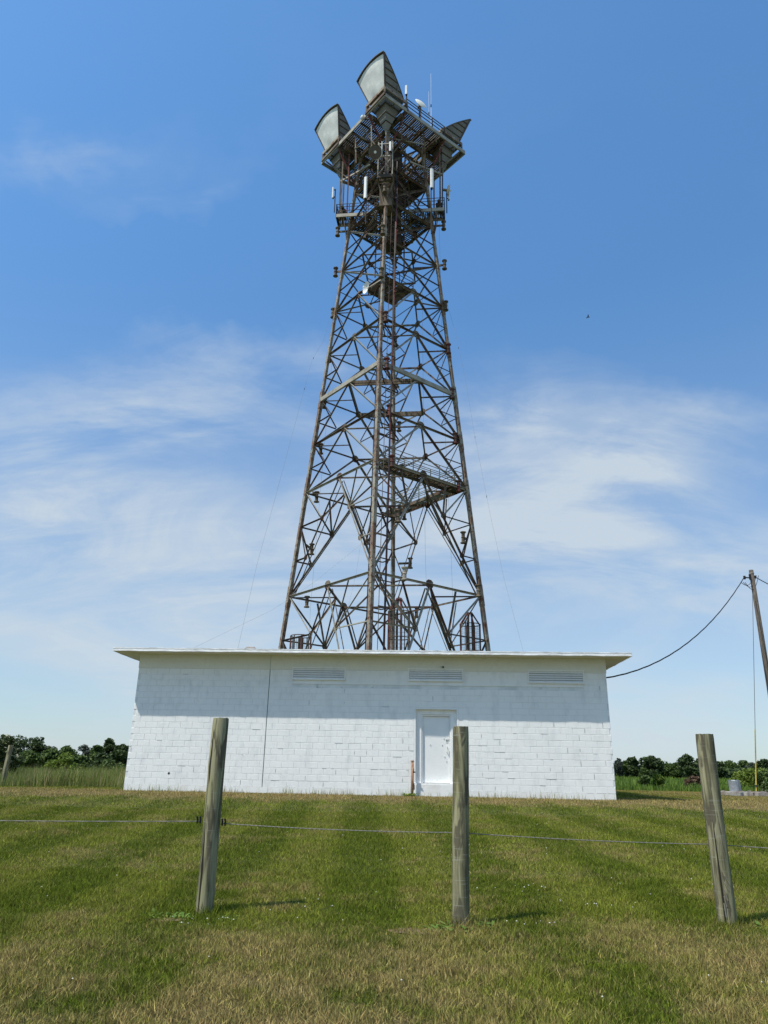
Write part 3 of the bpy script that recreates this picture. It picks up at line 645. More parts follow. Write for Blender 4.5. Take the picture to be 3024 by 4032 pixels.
for a, c, nr in FACES: face_walk(a, c, nr, 43.39, .06, .94, 1.5, M['grating'] if nr is not n1 else M['brown'], M['thin'])
# cross shaped gallery on the diagonals
ZW = 44.72; RW = 4.62; HW = .58
for k in 'LRFB':
    d = DIR[k]; sd = Vector((-d.y, d.x, 0)); r0 = 1.3
    c0, c1 = AX + d * r0 + Zv * ZW, AX + d * RW + Zv * ZW; ln = RW - r0
    for i in range(2): grate('gallery_grating', c0 + d * (ln * i / 2) - sd * HW, d, sd, 12, ln / 2 - .03, 2 * HW, M['grating'] if k in 'RB' else M['brown'])
    for s_ in (-1, 1):
        part('gallery_beam', MB().beam(c0 + sd * (HW * s_) - Zv * .12, c1 + sd * (HW * s_) - Zv * .12, .09, .32, side=Zv), M['light'] if k in 'LR' else M['steel'])
        rail(c0 + sd * (HW * s_), c1 + sd * (HW * s_), M['thin'], np_=4)
    part('gallery_beam', MB().beam(c1 + sd * HW - Zv * .12, c1 - sd * HW - Zv * .12, .09, .32, side=Zv), M['dark'])
    rail(c1 + sd * HW, c1 - sd * HW, M['thin'], np_=3)
    for r_ in (r0 + .6, r0 + 1.9, RW - .5): part('gallery_joist', MB().beam(AX + d * r_ - sd * HW + Zv * (ZW - .14), AX + d * r_ + sd * HW + Zv * (ZW - .14), .07, .16, side=Zv), M['steel'])
    for s_ in (-1, 1): part('kicker_brace', MB().angle(AX + d * (RW - .6) + sd * (HW * s_) + Zv * (ZW - .2), leg(k, 42.2), .11), M['steel'])
    if k in 'LR':
        for r_, s_ in ((RW - .35, -1), (RW - .9, 1), (RW - .35, 1)):
            part('deck_hanger', MB().beam(AX + d * r_ + sd * (HW * .8 * s_) + Zv * ZW, AX + d * (r_ + .02) + sd * (HW * .8 * s_) + Zv * 51.7, .11), M['red'] if r_ < 4 else M['steel'])
        q_ = AX + d * (RW - .15) + Zv * 48.9
        for kk in ('F', 'B'): part('outrigger', MB().beam(q_, mid(leg(k, 49.3), leg(kk, 49.3), .42), .10, .14), M['light' if kk == 'F' else 'brown'])
        part('outrigger', MB().beam(q_, leg(k, 48.2), .12, .16), M['brown'])
# basket on the front arm and stained shroud below
part('shroud_panel', MB().beam(AX + DIR['F'] * 3.2 + Zv * (ZW - 2.3), AX + DIR['F'] * 3.2 + Zv * (ZW - .3), 1.2, 1.0, side=DIR['R']), M['brown'])
for s_ in (-1, 1):
    c = AX + DIR['F'] * RW + DIR['R'] * (.58 * s_) + Zv * ZW; part('corner_post', MB().beam(c, c + Zv * 3.4, .09), M['light'])
part('basket_rail', MB().beam(AX + DIR['F'] * RW + DIR['R'] * -.6 + Zv * (ZW + 1.9), AX + DIR['F'] * RW + DIR['R'] * .6 + Zv * (ZW + 1.9), .1).beam(AX + DIR['F'] * RW + DIR['R'] * -.6 + Zv * (ZW + 3.2), AX + DIR['F'] * RW + DIR['R'] * .6 + Zv * (ZW + 3.2), .08).beam(AX + DIR['F'] * RW + DIR['R'] * -.6 + Zv * ZW, AX + DIR['F'] * RW + DIR['R'] * .6 + Zv * (ZW + 1.9), .05), M['light'])
# central shaft
sh = part('central_shaft', MB().beam(AX + Zv * 41.3, AX + Zv * 51.5, 1.35, 1.35, side=n1), M['dark'])
for z in (41.3, 43.2, 45.2): MB().beam(AX + Zv * z + n1 * .75 + n2 * .75, AX + Zv * z + n1 * .75 - n2 * .75, .09).beam(AX + Zv * z + n1 * .75 + n2 * .75, AX + Zv * z - n1 * .75 + n2 * .75, .09).build('shaft_collar', M['brown'], sh)
for a, b_ in ((.5, .5), (.5, -.5), (-.5, .5)): part('shaft_pipe', MB().tube([T(a * 1.7, b_ * 1.7, 38.5 if a != b_ else 41), T(a * 1.7, b_ * 1.7, 52)], .06, 8), M['thin'])
# ring of grating at the neck and crossing girders
for a, c, nr in FACES: face_walk(a, c, nr, 47.38, .05, .95, 1.45, M['dark'] if nr is not n1 else M['grating'], M['thin'])

# upper deck
ZD = 52.0; DA, DB = -5.15, 4.02
deck = part('upper_deck', MB().beam(T(DB, DA, ZD), T(DB, DB, ZD), .10, .36, side=Zv).beam(T(DA, DA, ZD), T(DA, DB, ZD), .10, .36, side=Zv).beam(T(DA, DB, ZD), T(DB, DB, ZD), .10, .36, side=Zv).beam(T(DA, DA, ZD), T(DB, DA, ZD), .10, .36, side=Zv), M['light'])
open_cells = {(3, 3), (3, 0), (0, 3), (1, 1)}
gx = [DA, -2.7, -.6, 1.72, DB]
for i in range(4):
    for j in range(4):
        if (i, j) in open_cells or (i, j) in ((1, 2),): continue
        a0, a1, b0, b1 = gx[i] + .06, gx[i + 1] - .06, gx[j] + .06, gx[j + 1] - .06
        grate('grating_panel', T(a0, b0, ZD + .12), n1, n2, max(4, int((a1 - a0) / .16)), a1 - a0, b1 - b0, M['grating'], bar=.115, parent=deck)
for v in gx[1:4]:
    MB().beam(T(v, DA, ZD - .06), T(v, DB, ZD - .06), .12, .32, side=Zv).build('deck_girder', M['steel'], deck)
    MB().beam(T(DA, v, ZD - .07), T(DB, v, ZD - .07), .12, .26, side=Zv).build('deck_girder', M['leg'] if v > 1 else M['steel'], deck)
for v in (-3.9, -1.65, .55, 2.9):
    MB().beam(T(v, DA, ZD + .0), T(v, DB, ZD + .0), .06, .16, side=Zv).build('deck_joist', M['steel'], deck)
    MB().beam(T(DA, v, ZD + .0), T(DB, v, ZD + .0), .06, .16, side=Zv).build('deck_joist', M['brown'], deck)
for v in (1.95, -1.95):
    MB().beam(T(v, -4.6, ZD - .45), T(v, 3.7, ZD - .45), .22, .42, side=Zv).build('main_girder', M['brown'], deck)
    MB().beam(T(-4.6, v, ZD - .47), T(3.7, v, ZD - .47), .22, .42, side=Zv).build('main_girder', M['brown'], deck)
# red and grey braces down to the legs
BR = [('L', 3.95, -2.65, 'red', 48.0), ('L', 1.9, -4.9, 'thin', 48.0), ('F', 3.95, 1.72, 'red', 48.6), ('F', 1.72, 3.95, 'red', 48.6), ('R', -2.7, 3.95, 'red', 48.0), ('R', -4.9, 1.9, 'thin', 48.0), ('B', -4.9, -1.9, 'thin', 48.0), ('B', -1.9, -4.9, 'thin', 48.0),
      ('F', 3.9, -.6, 'steel', 49.0), ('F', -.6, 3.9, 'steel', 49.0), ('L', 3.9, -4.6, 'steel', 48.4), ('R', -4.6, 3.9, 'steel', 48.4)]
for k, a, b_, m, z in BR: part('deck_brace', MB().beam(T(a, b_, ZD - .2), leg(k, z), .11), M[m])
for a, b_ in ((3.9, -.5), (1.9, 3.8), (-.6, 3.8), (3.8, 1.75)): part('deck_post', MB().beam(T(a * .95, b_ * .95, ZD - .2), T(a * .9, b_ * .9, 48.6 if a > 3 else 49.2), .09), M['leg' if a > 3 else 'thin'])
for a, b_, c, d_ in ((3.7, -.5, 1.9, 1.9), (-.6, 3.6, 1.9, 1.9), (3.7, -.5, 1.9, -1.9), (-.6, 3.6, -1.9, 1.9)): part('deck_brace', MB().angle(T(a, b_, 50.2), T(c, d_, 50.6), .11), M['light'])
for k in 'LRFB':
    for s_ in (-1, 1):
        sd = Vector((-DIR[k].y, DIR[k].x, 0)); part('knee_brace', MB().angle(leg(k, 47.6), AX + DIR[k] * 3.0 + sd * (2.2 * s_) + Zv * 51.5, .12), M['steel'])
        part('knee_brace', MB().angle(leg(k, 45.6) , AX + DIR[k] * (RW - .9) + sd * (.55 * s_) + Zv * 44.5, .1), M['light' if s_ > 0 else 'thin'])
    part('neck_tie', MB().angle(leg(k, 49.7), AX + Zv * 49.7, .12), M['steel'])
for a, c, nr in FACES: part('neck_tie', MB().angle(leg(a, 49.7), leg(c, 49.7), .13, side=nr), M['light' if nr is n1 else 'steel'])
# deck railing
rr = rail(T(1.72, 4.0, ZD + .18), T(-2.7, 4.0, ZD + .18), M['dark'], h=1.15, np_=4, thick=.08, parent=deck)
rail(T(-2.7, 4.0, ZD + .18), T(-2.75, 3.3, ZD + .18), M['light'], h=1.2, np_=3, thick=.06, parent=deck)
rail(T(4.0, -2.6, ZD + .18), T(4.0, -2.2, ZD + .18), M['thin'], h=.5, np_=2, parent=deck)

# ------------------------------------------------------------------ horn reflectors
def horn(cu, cw, sgn, label):
    """axis at n1*cu + n2*cw ; opening toward sgn*n1"""
    base = T(cu, cw, 49.6); F2 = 4.82; k = .297
    h = empty('horn_antenna', base, label, 'antenna', 'horn reflector antennas on the tower top')
    v_, u_ = n1 * sgn, n2 * sgn
    P = lambda u, v, w_: base + u_ * u + v_ * v + Zv * w_
    def wf(s):   # front plane v = k w meets the paraboloid
        a, b_, c = (1 + s * s * k * k), -2 * F2 * k, -F2 * F2; return (-b_ + math.sqrt(b_ * b_ - 4 * a * c)) / (2 * a)
    def wb(s):
        a, b_, c = (1 + s * s * k * k), 2 * F2 * k, -F2 * F2; return (-b_ + math.sqrt(b_ * b_ - 4 * a * c)) / (2 * a)
    ns_, nv = 8, 12; surf = MB(); vs = []; grid = []
    for i in range(ns_ + 1):
        s = -1 + 2 * i / ns_; vF, vB = k * wf(s), -k * wb(s); col_ = []
        for j in range(nv + 1):
            v = vB + (vF - vB) * j / nv; w_ = math.sqrt(max(0, ((F2 + v) ** 2 - v * v) / (1 + s * s * k * k))); col_.append(P(s * k * w_, v, w_))
        grid.append(col_); vs += col_
    surf.add(vs, [(i * (nv + 1) + j, (i + 1) * (nv + 1) + j, (i + 1) * (nv + 1) + j + 1, i * (nv + 1) + j + 1) for i in range(ns_) for j in range(nv)])
    refl = surf.build('reflector_shell', M['horn'], h, smooth=True)
    w0 = 3.38; body = MB()
    for s in (-1, 1):    # side walls
        pts = [P(s * k * w0, k * w0, w0), P(s * k * w0, -k * w0, w0)] + [grid[0 if s < 0 else ns_][j] for j in range(nv + 1)]
        body.add(pts, [tuple(range(len(pts)))])
    wbk = wb(0); body.add([P(-k * w0, -k * w0, w0), P(k * w0, -k * w0, w0)] + [grid[i][0] for i in range(ns_, -1, -1)], [tuple(range(ns_ + 3))])
    body.build('side_walls', M['horn'], h)
    # pyramid below
    low_ = MB(); wt = .42; q1 = [(-1, -1), (1, -1), (1, 1), (-1, 1)]
    lv = [wt, 1.05, 1.7, 2.4, w0]
    for a, b_ in zip(lv[:-1], lv[1:]):
        low_.add([P(x * k * a, y * k * a, a) for x, y in q1] + [P(x * k * b_, y * k * b_, b_) for x, y in q1], [(i, (i + 1) % 4, (i + 1) % 4 + 4, i + 4) for i in range(4)])
    low_.build('horn_throat', M['horn'], h)
    for a in lv[1:-1]:
        fl_ = MB()
        for i in range(4):
            x0, y0 = q1[i]; x1, y1 = q1[(i + 1) % 4]; e = k * a + .035
            fl_.beam(P(x0 * e, y0 * e, a), P(x1 * e, y1 * e, a), .07, .05, side=Zv)
        fl_.build('flange', M['hornrib'], h)
    nz = MB(); nz.tube([P(0, 0, wt + .1), P(0, 0, .12), P(0, 0, -.12)], [k * wt * 1.25, .07, .06], 8); nz.build('feed_nozzle', M['horn'], h)
    MB().tube([P(0, 0, -.1), P(.05, 0, -2.2), P(.1, 0, -4.6)], .055, 8).build('waveguide', M['thin'], h)
    # cover over the opening, gently bowed
    cv = MB(); vs = []; nr_ = 10
    for i in range(ns_ + 1):
        s = -1 + 2 * i / ns_; wt_ = wf(s) - .10
        for j in range(nr_ + 1):
            t = j / nr_; w_ = (w0 + .03) + (wt_ - w0 - .03) * t; bow = .085 * (1 - s * s) * (4 * t * (1 - t)) + .028 * math.sin(t * 8.5 + s * 1.8) * (1 - s * s)
            vs.append(P(s * k * w_ * .965, k * w_ + .02 + bow, w_))
    cv.add(vs, [(i * (nr_ + 1) + j, (i + 1) * (nr_ + 1) + j, (i + 1) * (nr_ + 1) + j + 1, i * (nr_ + 1) + j + 1) for i in range(ns_) for j in range(nr_)]); cv.build('aperture_cover', M['cover'], h, smooth=True)
    # rim
    rm = MB(); e = 1.0
    for s in (-1, 1): rm.beam(P(s * k * w0, k * w0, w0), P(s * k * wf(1), k * wf(1), wf(1)), .075, .16, side=v_)
    rm.beam(P(-k * w0, k * w0, w0), P(k * w0, k * w0, w0), .09, .09)
    for i in range(ns_):
        a = -1 + 2 * i / ns_; b_ = -1 + 2 * (i + 1) / ns_
        rm.beam(P(a * k * wf(a), k * wf(a) + .04, wf(a)), P(b_ * k * wf(b_), k * wf(b_) + .04, wf(b_)), .07, .22, side=v_)
    rm.build('rim', M['hornrib'], h)
    # ribs on the side walls, running front to back
    for s in (-1, 1):
        for w_ in (3.95, 4.5, 5.02, 5.5):
            # back end where the side meets the shell
            lo_, hi_ = -k * wb(1), k * wf(1)
            for _ in range(30):
                v = (lo_ + hi_) / 2; ww = math.sqrt(((F2 + v) ** 2 - v * v) / (1 + k * k))
                if ww < w_: lo_ = v
                else: hi_ = v
            if k * w_ - v > .15: MB().beam(P(s * (k * w_ + .03), v + .03, w_), P(s * (k * w_ + .03), k * w_ - .05, w_), .07, .06).build('side_rib', M['hornrib'], h)
        es = MB()
        for j in range(nv): es.beam(grid[0 if s < 0 else ns_][j] + u_ * (s * .02), grid[0 if s < 0 else ns_][j + 1] + u_ * (s * .02), .05, .07)
        es.build('edge_strip', M['hornrib'], h)
    MB().beam(P(k * 3.5 + .04, -.25, 3.4), P(k * 4.4 + .04, -.05, 4.4), .04).build('conduit', M['horn'], h)
    MB().box(-.14, .14, -.03, .03, -.09, .09).build('crest_fitting', M['hornrib'], h, local=True).location = Zv * (wf(0) + .03) + v_ * (k * wf(0) - .3)
    return h
HN = [(2.85, 2.79, 1, 'large grey horn reflector on the front corner, highest in the picture'), (2.85, -3.72, 1, 'large grey horn reflector on the left corner of the tower top'),
      (-3.64, 2.71, -1, 'large grey horn reflector on the right corner, facing away')]
for cu, cw, sgn, lab in HN:
    horn(cu, cw, sgn, lab)
    e = 1.22      # frame that carries the horn, part of the deck
    for a in (-e, e):
        MB().beam(T(cu + a, cw - e - .05, 52.86), T(cu + a, cw + e + .05, 52.86), .12, .30, side=Zv).build('horn_frame', M['leg'], deck)
        MB().beam(T(cu - e, cw + a, 52.85), T(cu + e, cw + a, 52.85), .12, .28, side=Zv).build('horn_frame', M['leg'], deck)
        MB().beam(T(cu + a * 1.02, cw - e - .1, 52.1), T(cu + a * 1.02, cw + e + .1, 52.1), .14, .26, side=Zv).build('horn_frame', M['steel'], deck)
        for b_ in (-e, e): MB().beam(T(cu + a, cw + b_, 52.0), T(cu + a, cw + b_, 52.8), .14).build('horn_frame_post', M['steel'], deck)

# ------------------------------------------------------------------ antennas on the tower
def dish(c, aim, dia, label, m='white', face=None, drum=False, depth=.2):
    aim = Vector(aim).normalized(); d = empty('dish_antenna', c, label, 'antenna')
    a = aim.cross(Zv).normalized(); b_ = a.cross(aim); n = 24; prof = [(0, -depth), (.5, -depth * .72), (.85, -depth * .22), (1, 0)]
    D = MB(); vs = []
    for r_, z in prof: vs += [c + (a * math.cos(2 * math.pi * i / n) + b_ * math.sin(2 * math.pi * i / n)) * (r_ * dia / 2 + 1e-4) + aim * z for i in range(n)]
    fs = [(j * n + i, j * n + (i + 1) % n, (j + 1) * n + (i + 1) % n, (j + 1) * n + i) for j in range(3) for i in range(n)]; D.add(vs, fs); D.build('reflector', M[m], d, smooth=True)
    if drum:
        MB().tube([c - aim * .02, c + aim * .16], dia / 2, n, caps=False).build('shroud', M[m], d, smooth=True)
        MB().tube([c + aim * .10, c + aim * .12], dia / 2 * .94, n).build('radome', M[face or m], d)
        MB().tube([c + aim * .12, c + aim * .15], dia * .10, 12).build('hub', M[m], d)
    elif face:
        pr = [(1, 0), (.7, .07), (.35, .11), (0.01, .12)]; vs = []
        for r_, z in pr: vs += [c + (a * math.cos(2 * math.pi * i / n) + b_ * math.sin(2 * math.pi * i / n)) * (r_ * dia / 2) + aim * z for i in range(n)]
        MB().add(vs, fs).build('radome', M[face], d, smooth=True)
    else: MB().tube([c - aim * depth, c + aim * .18], .03, 6).tube([c + aim * .14, c + aim * .22], .07, 8).build('feed', M[m], d)
    MB().beam(c - aim * (depth + .02), c - aim * (depth + .3), .16).build('mount', M['steel'], d)
    return d
def panel(c, ln, wd, label, aim=(-.2, -1, 0), m='white', th=.12, mast=1.4):
    c = Vector(c); p = empty('panel_antenna', c, label, 'antenna'); aim = Vector(aim).normalized()
    b = MB(); a = aim.cross(Zv).normalized(); n = 8
    vs = []
    for z in (0, ln):
        vs += [c + a * (wd / 2 * x) + aim * (th * y) + Zv * z for x, y in ((-1, 0), (-1, .6), (-.6, 1), (.6, 1), (1, .6), (1, 0))]
    b.add(vs, [(0, 1, 2, 3, 4, 5), (11, 10, 9, 8, 7, 6)] + [(i, i + 6, (i + 1) % 6 + 6, (i + 1) % 6) for i in range(6)]); b.build('radome', M[m], p)
    MB().tube([c - aim * .16 - Zv * mast, c - aim * .16 + Zv * (ln * .9)], .045, 8).build('mast', M['dark'], p)
    for z in (.12 * ln, .8 * ln): MB().beam(c + Zv * z, c - aim * .18 + Zv * z, .07).build('clamp', M['dark'], p)
    MB().beam(c + Zv * -.05, c + Zv * .0, wd * .9, th).build('end_cap', M['dark'], p)
    return p
def Pz(x, y, z): return atZ(x, y, z)
c = atY(1657, 407, 49.0); dish(c, (.50, -.80, .33), 1.2, 'round ivory radome dish on the deck railing right of the highest horn', 'ivory', 'ivory')
mm = MB().tube([c - Vector((0, -.2, .1)), Vector((c.x, c.y + .35, 52.2))], .05, 8); dz_ = mm.build('dish_mast', M['dark'], tower)
c = atY(1425, 463, 45.6); dish(c, (-1, -.35, -.1), .42, 'tiny white dish on the left edge of the deck', 'white', 'white')
c = atY(1480, 600, 44.6); dish(c, (-.35, -.75, -.55), 1.12, 'round drum dish with dark grey face above the front basket', 'ivory', 'hornrib', drum=True)
c = atY(1440, 1132, 46.2); dish(c, (-.93, -.55, -.05), .95, 'white open dish halfway up, left of the front leg', 'white')
part('dish_bracket', MB().beam(c + Vector((.15, .1, 0)), leg('F', 34.9), .07, .1), M['light'])
part('dish_bracket', MB().beam(c + Vector((.22, .15, -.6)), c + Vector((.22, .15, .5)), .08), M['dark'])
c = atY(1767, 750, 49.6); dish(c, (1, .12, 0), 1.1, 'white dish seen edge on at the right end of the gallery', 'ivory')
panel(atY(1600, 374, 46.5), 1.0, .22, 'short white ribbed panel antenna on the mast beside the highest horn', mast=1.9)
panel(atY(1537, 597, 44.9), .95, .19, 'short bright white panel antenna just right of the front basket dish', mast=1.5)
panel(atY(1504, 597, 44.9), 1.0, .06, 'thin white tube antenna left of the short bright panel', mast=1.0, th=.08)
panel(atY(1439, 783, 46.1), 2.15, .27, 'tall white panel antenna at the left of the tower neck', mast=2.4, aim=(-.45, -1, 0), th=.14)
panel(atY(1700, 742, 46.4), 1.95, .27, 'tall white panel antenna at the right of the tower neck', mast=4.4, aim=(.3, -1, 0), th=.14)
panel(atY(1312, 780, 49.9), 1.15, .14, 'slim white panel antenna outside the left gallery end', mast=1.5, aim=(-1, -.3, 0))
panel(atY(1766, 787, 49.8), 1.3, .14, 'slim ivory panel antenna below the edge on dish', mast=1.4, aim=(1, -.2, 0), m='ivory')
def whip(x, y0, y1, Y, r_, label):
    b = atY(x, y1, Y); t = atY(x, y0, Y); t = Vector((b.x, b.y, t.z)); o = empty('whip_antenna', b, label, 'antenna', None)
    MB().tube([b, b.lerp(t, .45)], r_, 8).build('lower_section', M['white'], o); MB().tube([b.lerp(t, .45), t], r_ * .6, 8).build('upper_section', M['white'], o)
    MB().beam(b.lerp(t, .42), b.lerp(t, .46), .09).build('clamp', M['black'], o); return o
wh = whip(1698, 290, 520, 50.0, .024, 'tallest thin white whip antenna behind the deck railing')
whip(1689, 360, 515, 49.7, .022, 'shorter thin white whip antenna left of the tallest one')

# machinery on gallery ends and camera on right leg
for k, lab in (('L', 'dark winch box on the left end of the gallery'), ('R', 'dark winch box on the right end of the gallery')):
    c = AX + DIR[k] * (RW - .45) + Zv * (ZW + .15); o = empty('winch', c, lab, 'winch')
    MB().beam(c, c + Zv * .75, .5, .55, side=DIR[k]).build('housing', M['dark'], o); MB().tube([c + Zv * .9 - DIR['F'] * .35, c + Zv * .9 + DIR['F'] * .35], .14, 10).build('drum', M['brown'], o)
    MB().beam(c + Zv * .7 + DIR[k] * .2, c + Zv * 1.15, .07).beam(c + Zv * .7 - DIR[k] * .2, c + Zv * 1.15, .07).build('bracket', M['dark'], o)

# ------------------------------------------------------------------ caged guards at the foot of the tower
def cage(cx_, cy_, zt, zc_, rad, label, nb=8, cone=True):
    b0 = Vector((cx_, cy_, float(G(cx_, cy_)))); o = empty('wire_cage', b0, label, 'cage', 'wire cages standing at the foot of the tower')
    P = lambda a, r_, z: Vector((cx_ + r_ * math.cos(a), cy_ + r_ * math.sin(a), z))
    for i in range(nb):
        a = 2 * math.pi * i / nb + .2; pts = [P(a, rad, b0.z), P(a, rad, zc_)] + ([P(a, rad * .18, zt)] if cone else [])
        MB().tube(pts, .035 if i % 2 else .06, 5).build('bar', M['thin' if i % 2 else 'red'], o)
    z = zc_
    while z > b0.z + .3:
        MB().tube([P(2 * math.pi * i / 24, rad, z) for i in range(25)], .035, 5).build('hoop', M['thin' if z < zc_ else 'brown'], o); z -= 1.9
    ms_ = MB(); n = 30
    for i in range(n):
        a = 2 * math.pi * i / n; ms_.beam(P(a, rad * .98, b0.z), P(a, rad * .98, zc_), .012)
    for z in np.arange(b0.z + .2, zc_, .28):
        for i in range(18): ms_.beam(P(2 * math.pi * i / 18, rad * .98, z), P(2 * math.pi * (i + 1) / 18, rad * .98, z), .010)
    ms_.build('wire_mesh', M['wire'], o, kind='stuff')
    for dx in (-.12, .14): MB().beam(P(0, 0, b0.z) + Vector((dx, 0, 0)), P(0, 0, zt - .1) + Vector((dx, 0, 0)), .12).build('inner_channel', M['dark'], o)
    MB().beam(P(0, 0, 7.0) + Vector((.1, -.2, 0)), P(0, 0, 7.45) + Vector((.1, -.2, 0)), .3, .25).build('box', M['light'], o)
    return o
c = atY(1572, 2355, 52); cage(c.x, 52.0, c.z, atY(1572, 2410, 52).z, .78, 'tall pointed wire cage in the middle behind the roof edge')
c = atY(1850, 2412, 50.5); cage(c.x, 50.5, c.z, atY(1850, 2460, 50.5).z, .72, 'pointed wire cage beside the right tower leg')
c = atY(1185, 2505, 50.5); cage(c.x, 50.5, c.z, c.z, .70, 'open topped wire cage beside the left tower leg', cone=False)

# ------------------------------------------------------------------ hanging wires
def wireobj(name, pts, r_, label, cat, group=None, m='wire', beads=()):
    o = MB().tube(pts, r_, 5).build(name, M[m]); tag(o, label, cat, group)
    for t in beads:
        i = t * (len(pts) - 1); k = min(int(i), len(pts) - 2); c = Vector(pts[k]).lerp(Vector(pts[k + 1]), i - k); MB().tube([c - Zv * .08, c + Zv * .08], .018, 6).build('insulator', M['dark'], o)
    return o
def catpts(p, q, sag, n=24): return [Vector(p).lerp(Vector(q), i / n) - Zv * (sag * 4 * (i / n) * (1 - i / n)) for i in range(n + 1)]
GW = 'thin wires hanging from the tower'
wireobj('hanging_wire', [atY(*p) for p in ((1352, 985, 49.5), (1318, 1180, 48.5), (1275, 1340, 47.5), (1228, 1420, 46.8), (1170, 1640, 45.5), (1100, 1900, 44), (1010, 2230, 42.5), (937, 2552, 41), (925, 2640, 40.6))], .006, 'thin slanting wire reaching far out left of the tower', 'wire', GW, beads=(.36, .44))
wireobj('hanging_wire', [atY(*p) for p in ((1760, 1190, 49.5), (1790, 1300, 48.6), (1830, 1480, 47.6), (1870, 1720, 46.2), (1925, 2000, 44.5), (1985, 2280, 43), (2058, 2556, 41.5), (2078, 2640, 41))], .006, 'thin slanting wire reaching far out right of the tower', 'wire', GW, beads=(.2, .43, .55))
wireobj('hanging_wire', [atY(*p) for p in ((1345, 860, 49.7), (1347, 1000, 49.7), (1300, 1500, 49.6), (1247, 2100, 49.5), (1222, 2400, 49.5), (1215, 2560, 49.5))], .007, 'thin plumb wire down the left side of the lattice', 'wire', GW)
wireobj('hanging_wire', [atY(*p) for p in ((1728, 830, 49.7), (1735, 1100, 49.7), (1748, 1600, 49.6), (1775, 2150, 49.5), (1790, 2560, 49.5))], .007, 'thin plumb wire down the right side of the lattice', 'wire', GW)
wireobj('hanging_wire', [atY(*p) for p in ((1662, 1090, 50), (1668, 1700, 50), (1675, 2200, 50), (1688, 2560, 50))], .007, 'thin plumb wire between the back and right legs', 'wire', GW, beads=(.78,))
wireobj('hanging_wire', [atY(*p) for p in ((1420, 2145, 46), (1240, 2290, 44), (1075, 2400, 42), (740, 2562, 39))], .0038, 'thin wire slanting down left from inside the tower to behind the roof', 'wire', GW)
wireobj('hanging_wire', [atY(*p) for p in ((1440, 2010, 45), (1402, 2260, 44.5), (1330, 2560, 43.5))], .0038, 'thin wire crossing the lower left lattice', 'wire', GW)

# ------------------------------------------------------------------ utility pole, its cables, guy wire, slab and can
pt = atY(2957, 2245, 36.0); pole = empty('utility_pole', (pt.x, 36.0, float(G(pt.x, 36))), 'tall dark wooden utility pole cut by the right picture edge', 'utility pole')
MB().tube([(pt.x, 36, float(G(pt.x, 36)) - .3), (pt.x, 36, 4), (pt.x, 36, pt.z)], [.15, .13, .108], 16).build('shaft', M['pole'], pole, smooth=True)
ptop = Vector((pt.x, 36, pt.z))
MB().beam(ptop + Vector((-.1, 0, -.42)), ptop + Vector((-.42, -.05, -.40)), .05).tube([ptop + Vector((-.42, -.05, -.33)), ptop + Vector((-.42, -.05, -.50))], .06, 8).build('service_bracket', M['black'], pole)
MB().tube([ptop + Vector((-.14, -.05, -.25)), ptop + Vector((-.14, -.05, -.52))], .05, 8).tube([ptop + Vector((.14, -.05, -.3)), ptop + Vector((.14, -.05, -.45))], .05, 8).build('insulator', M['black'], pole)
MB().tube([ptop + Vector((0, 0, -.20)), ptop + Vector((0, 0, -.16))], .125, 16).build('band', M['light'], pole)
lp = MB()
for ph_, s_ in ((0, .55), (.4, .42), (.9, .33)):
    lp.tube([ptop + Vector((-.45 - .25 * ph_ + .75 * (i / 12), -.08, -.55 - s_ * math.sin(math.pi * i / 12) + .25 * (i / 12) - .12 * (1 - i / 12))) for i in range(13)], .014, 5)
lp.build('drip_loops', M['cable'], pole)
# service drop: three twisted strands from the building's side wall to the pole
A_ = bp(BW + .02, 1.6, 0); A_.z = 3.05; B_ = ptop + Vector((-.45, -.05, -.42))
hit = atY(2392, 2675, A_.y); A_.z = hit.z
base_pts = catpts(A_, B_, 1.08, 60); sd_ = MB()
for k in range(3):
    sd_.tube([p + Vector((0, math.cos(i * .55 + k * 2.094) * .018, math.sin(i * .55 + k * 2.094) * .018)) for i, p in enumerate(base_pts)], .013, 5)
o = sd_.build('service_cable', M['cable']); tag(o, 'sagging black twisted cable from the white building up to the wooden pole', 'cable')
o = MB().tube(catpts(ptop + Vector((.1, -.05, -.35)), ptop + Vector((9, 3, -1.0)), .8, 20), .022, 5).build('service_cable', M['cable']); tag(o, 'short black cable leaving the pole top toward the right picture edge', 'cable')
gp = atY(2963, 2340, 35.8); gb = atY(2978, 3118, 33.8)
guy = tag(MB().tube([gp, gb], .012, 5).build('guy_wire', M['cable']), 'thin guy wire with a long yellow guard beside the wooden pole', 'wire')
MB().tube([gb, gb.lerp(gp, .285)], .028, 8).build('guard_sleeve', M['yellow'], guy)
MB().tube([gb - Vector((0, 0, .05)), gb.lerp(gp, .03)], .035, 6).build('anchor_rod', M['black'], guy)
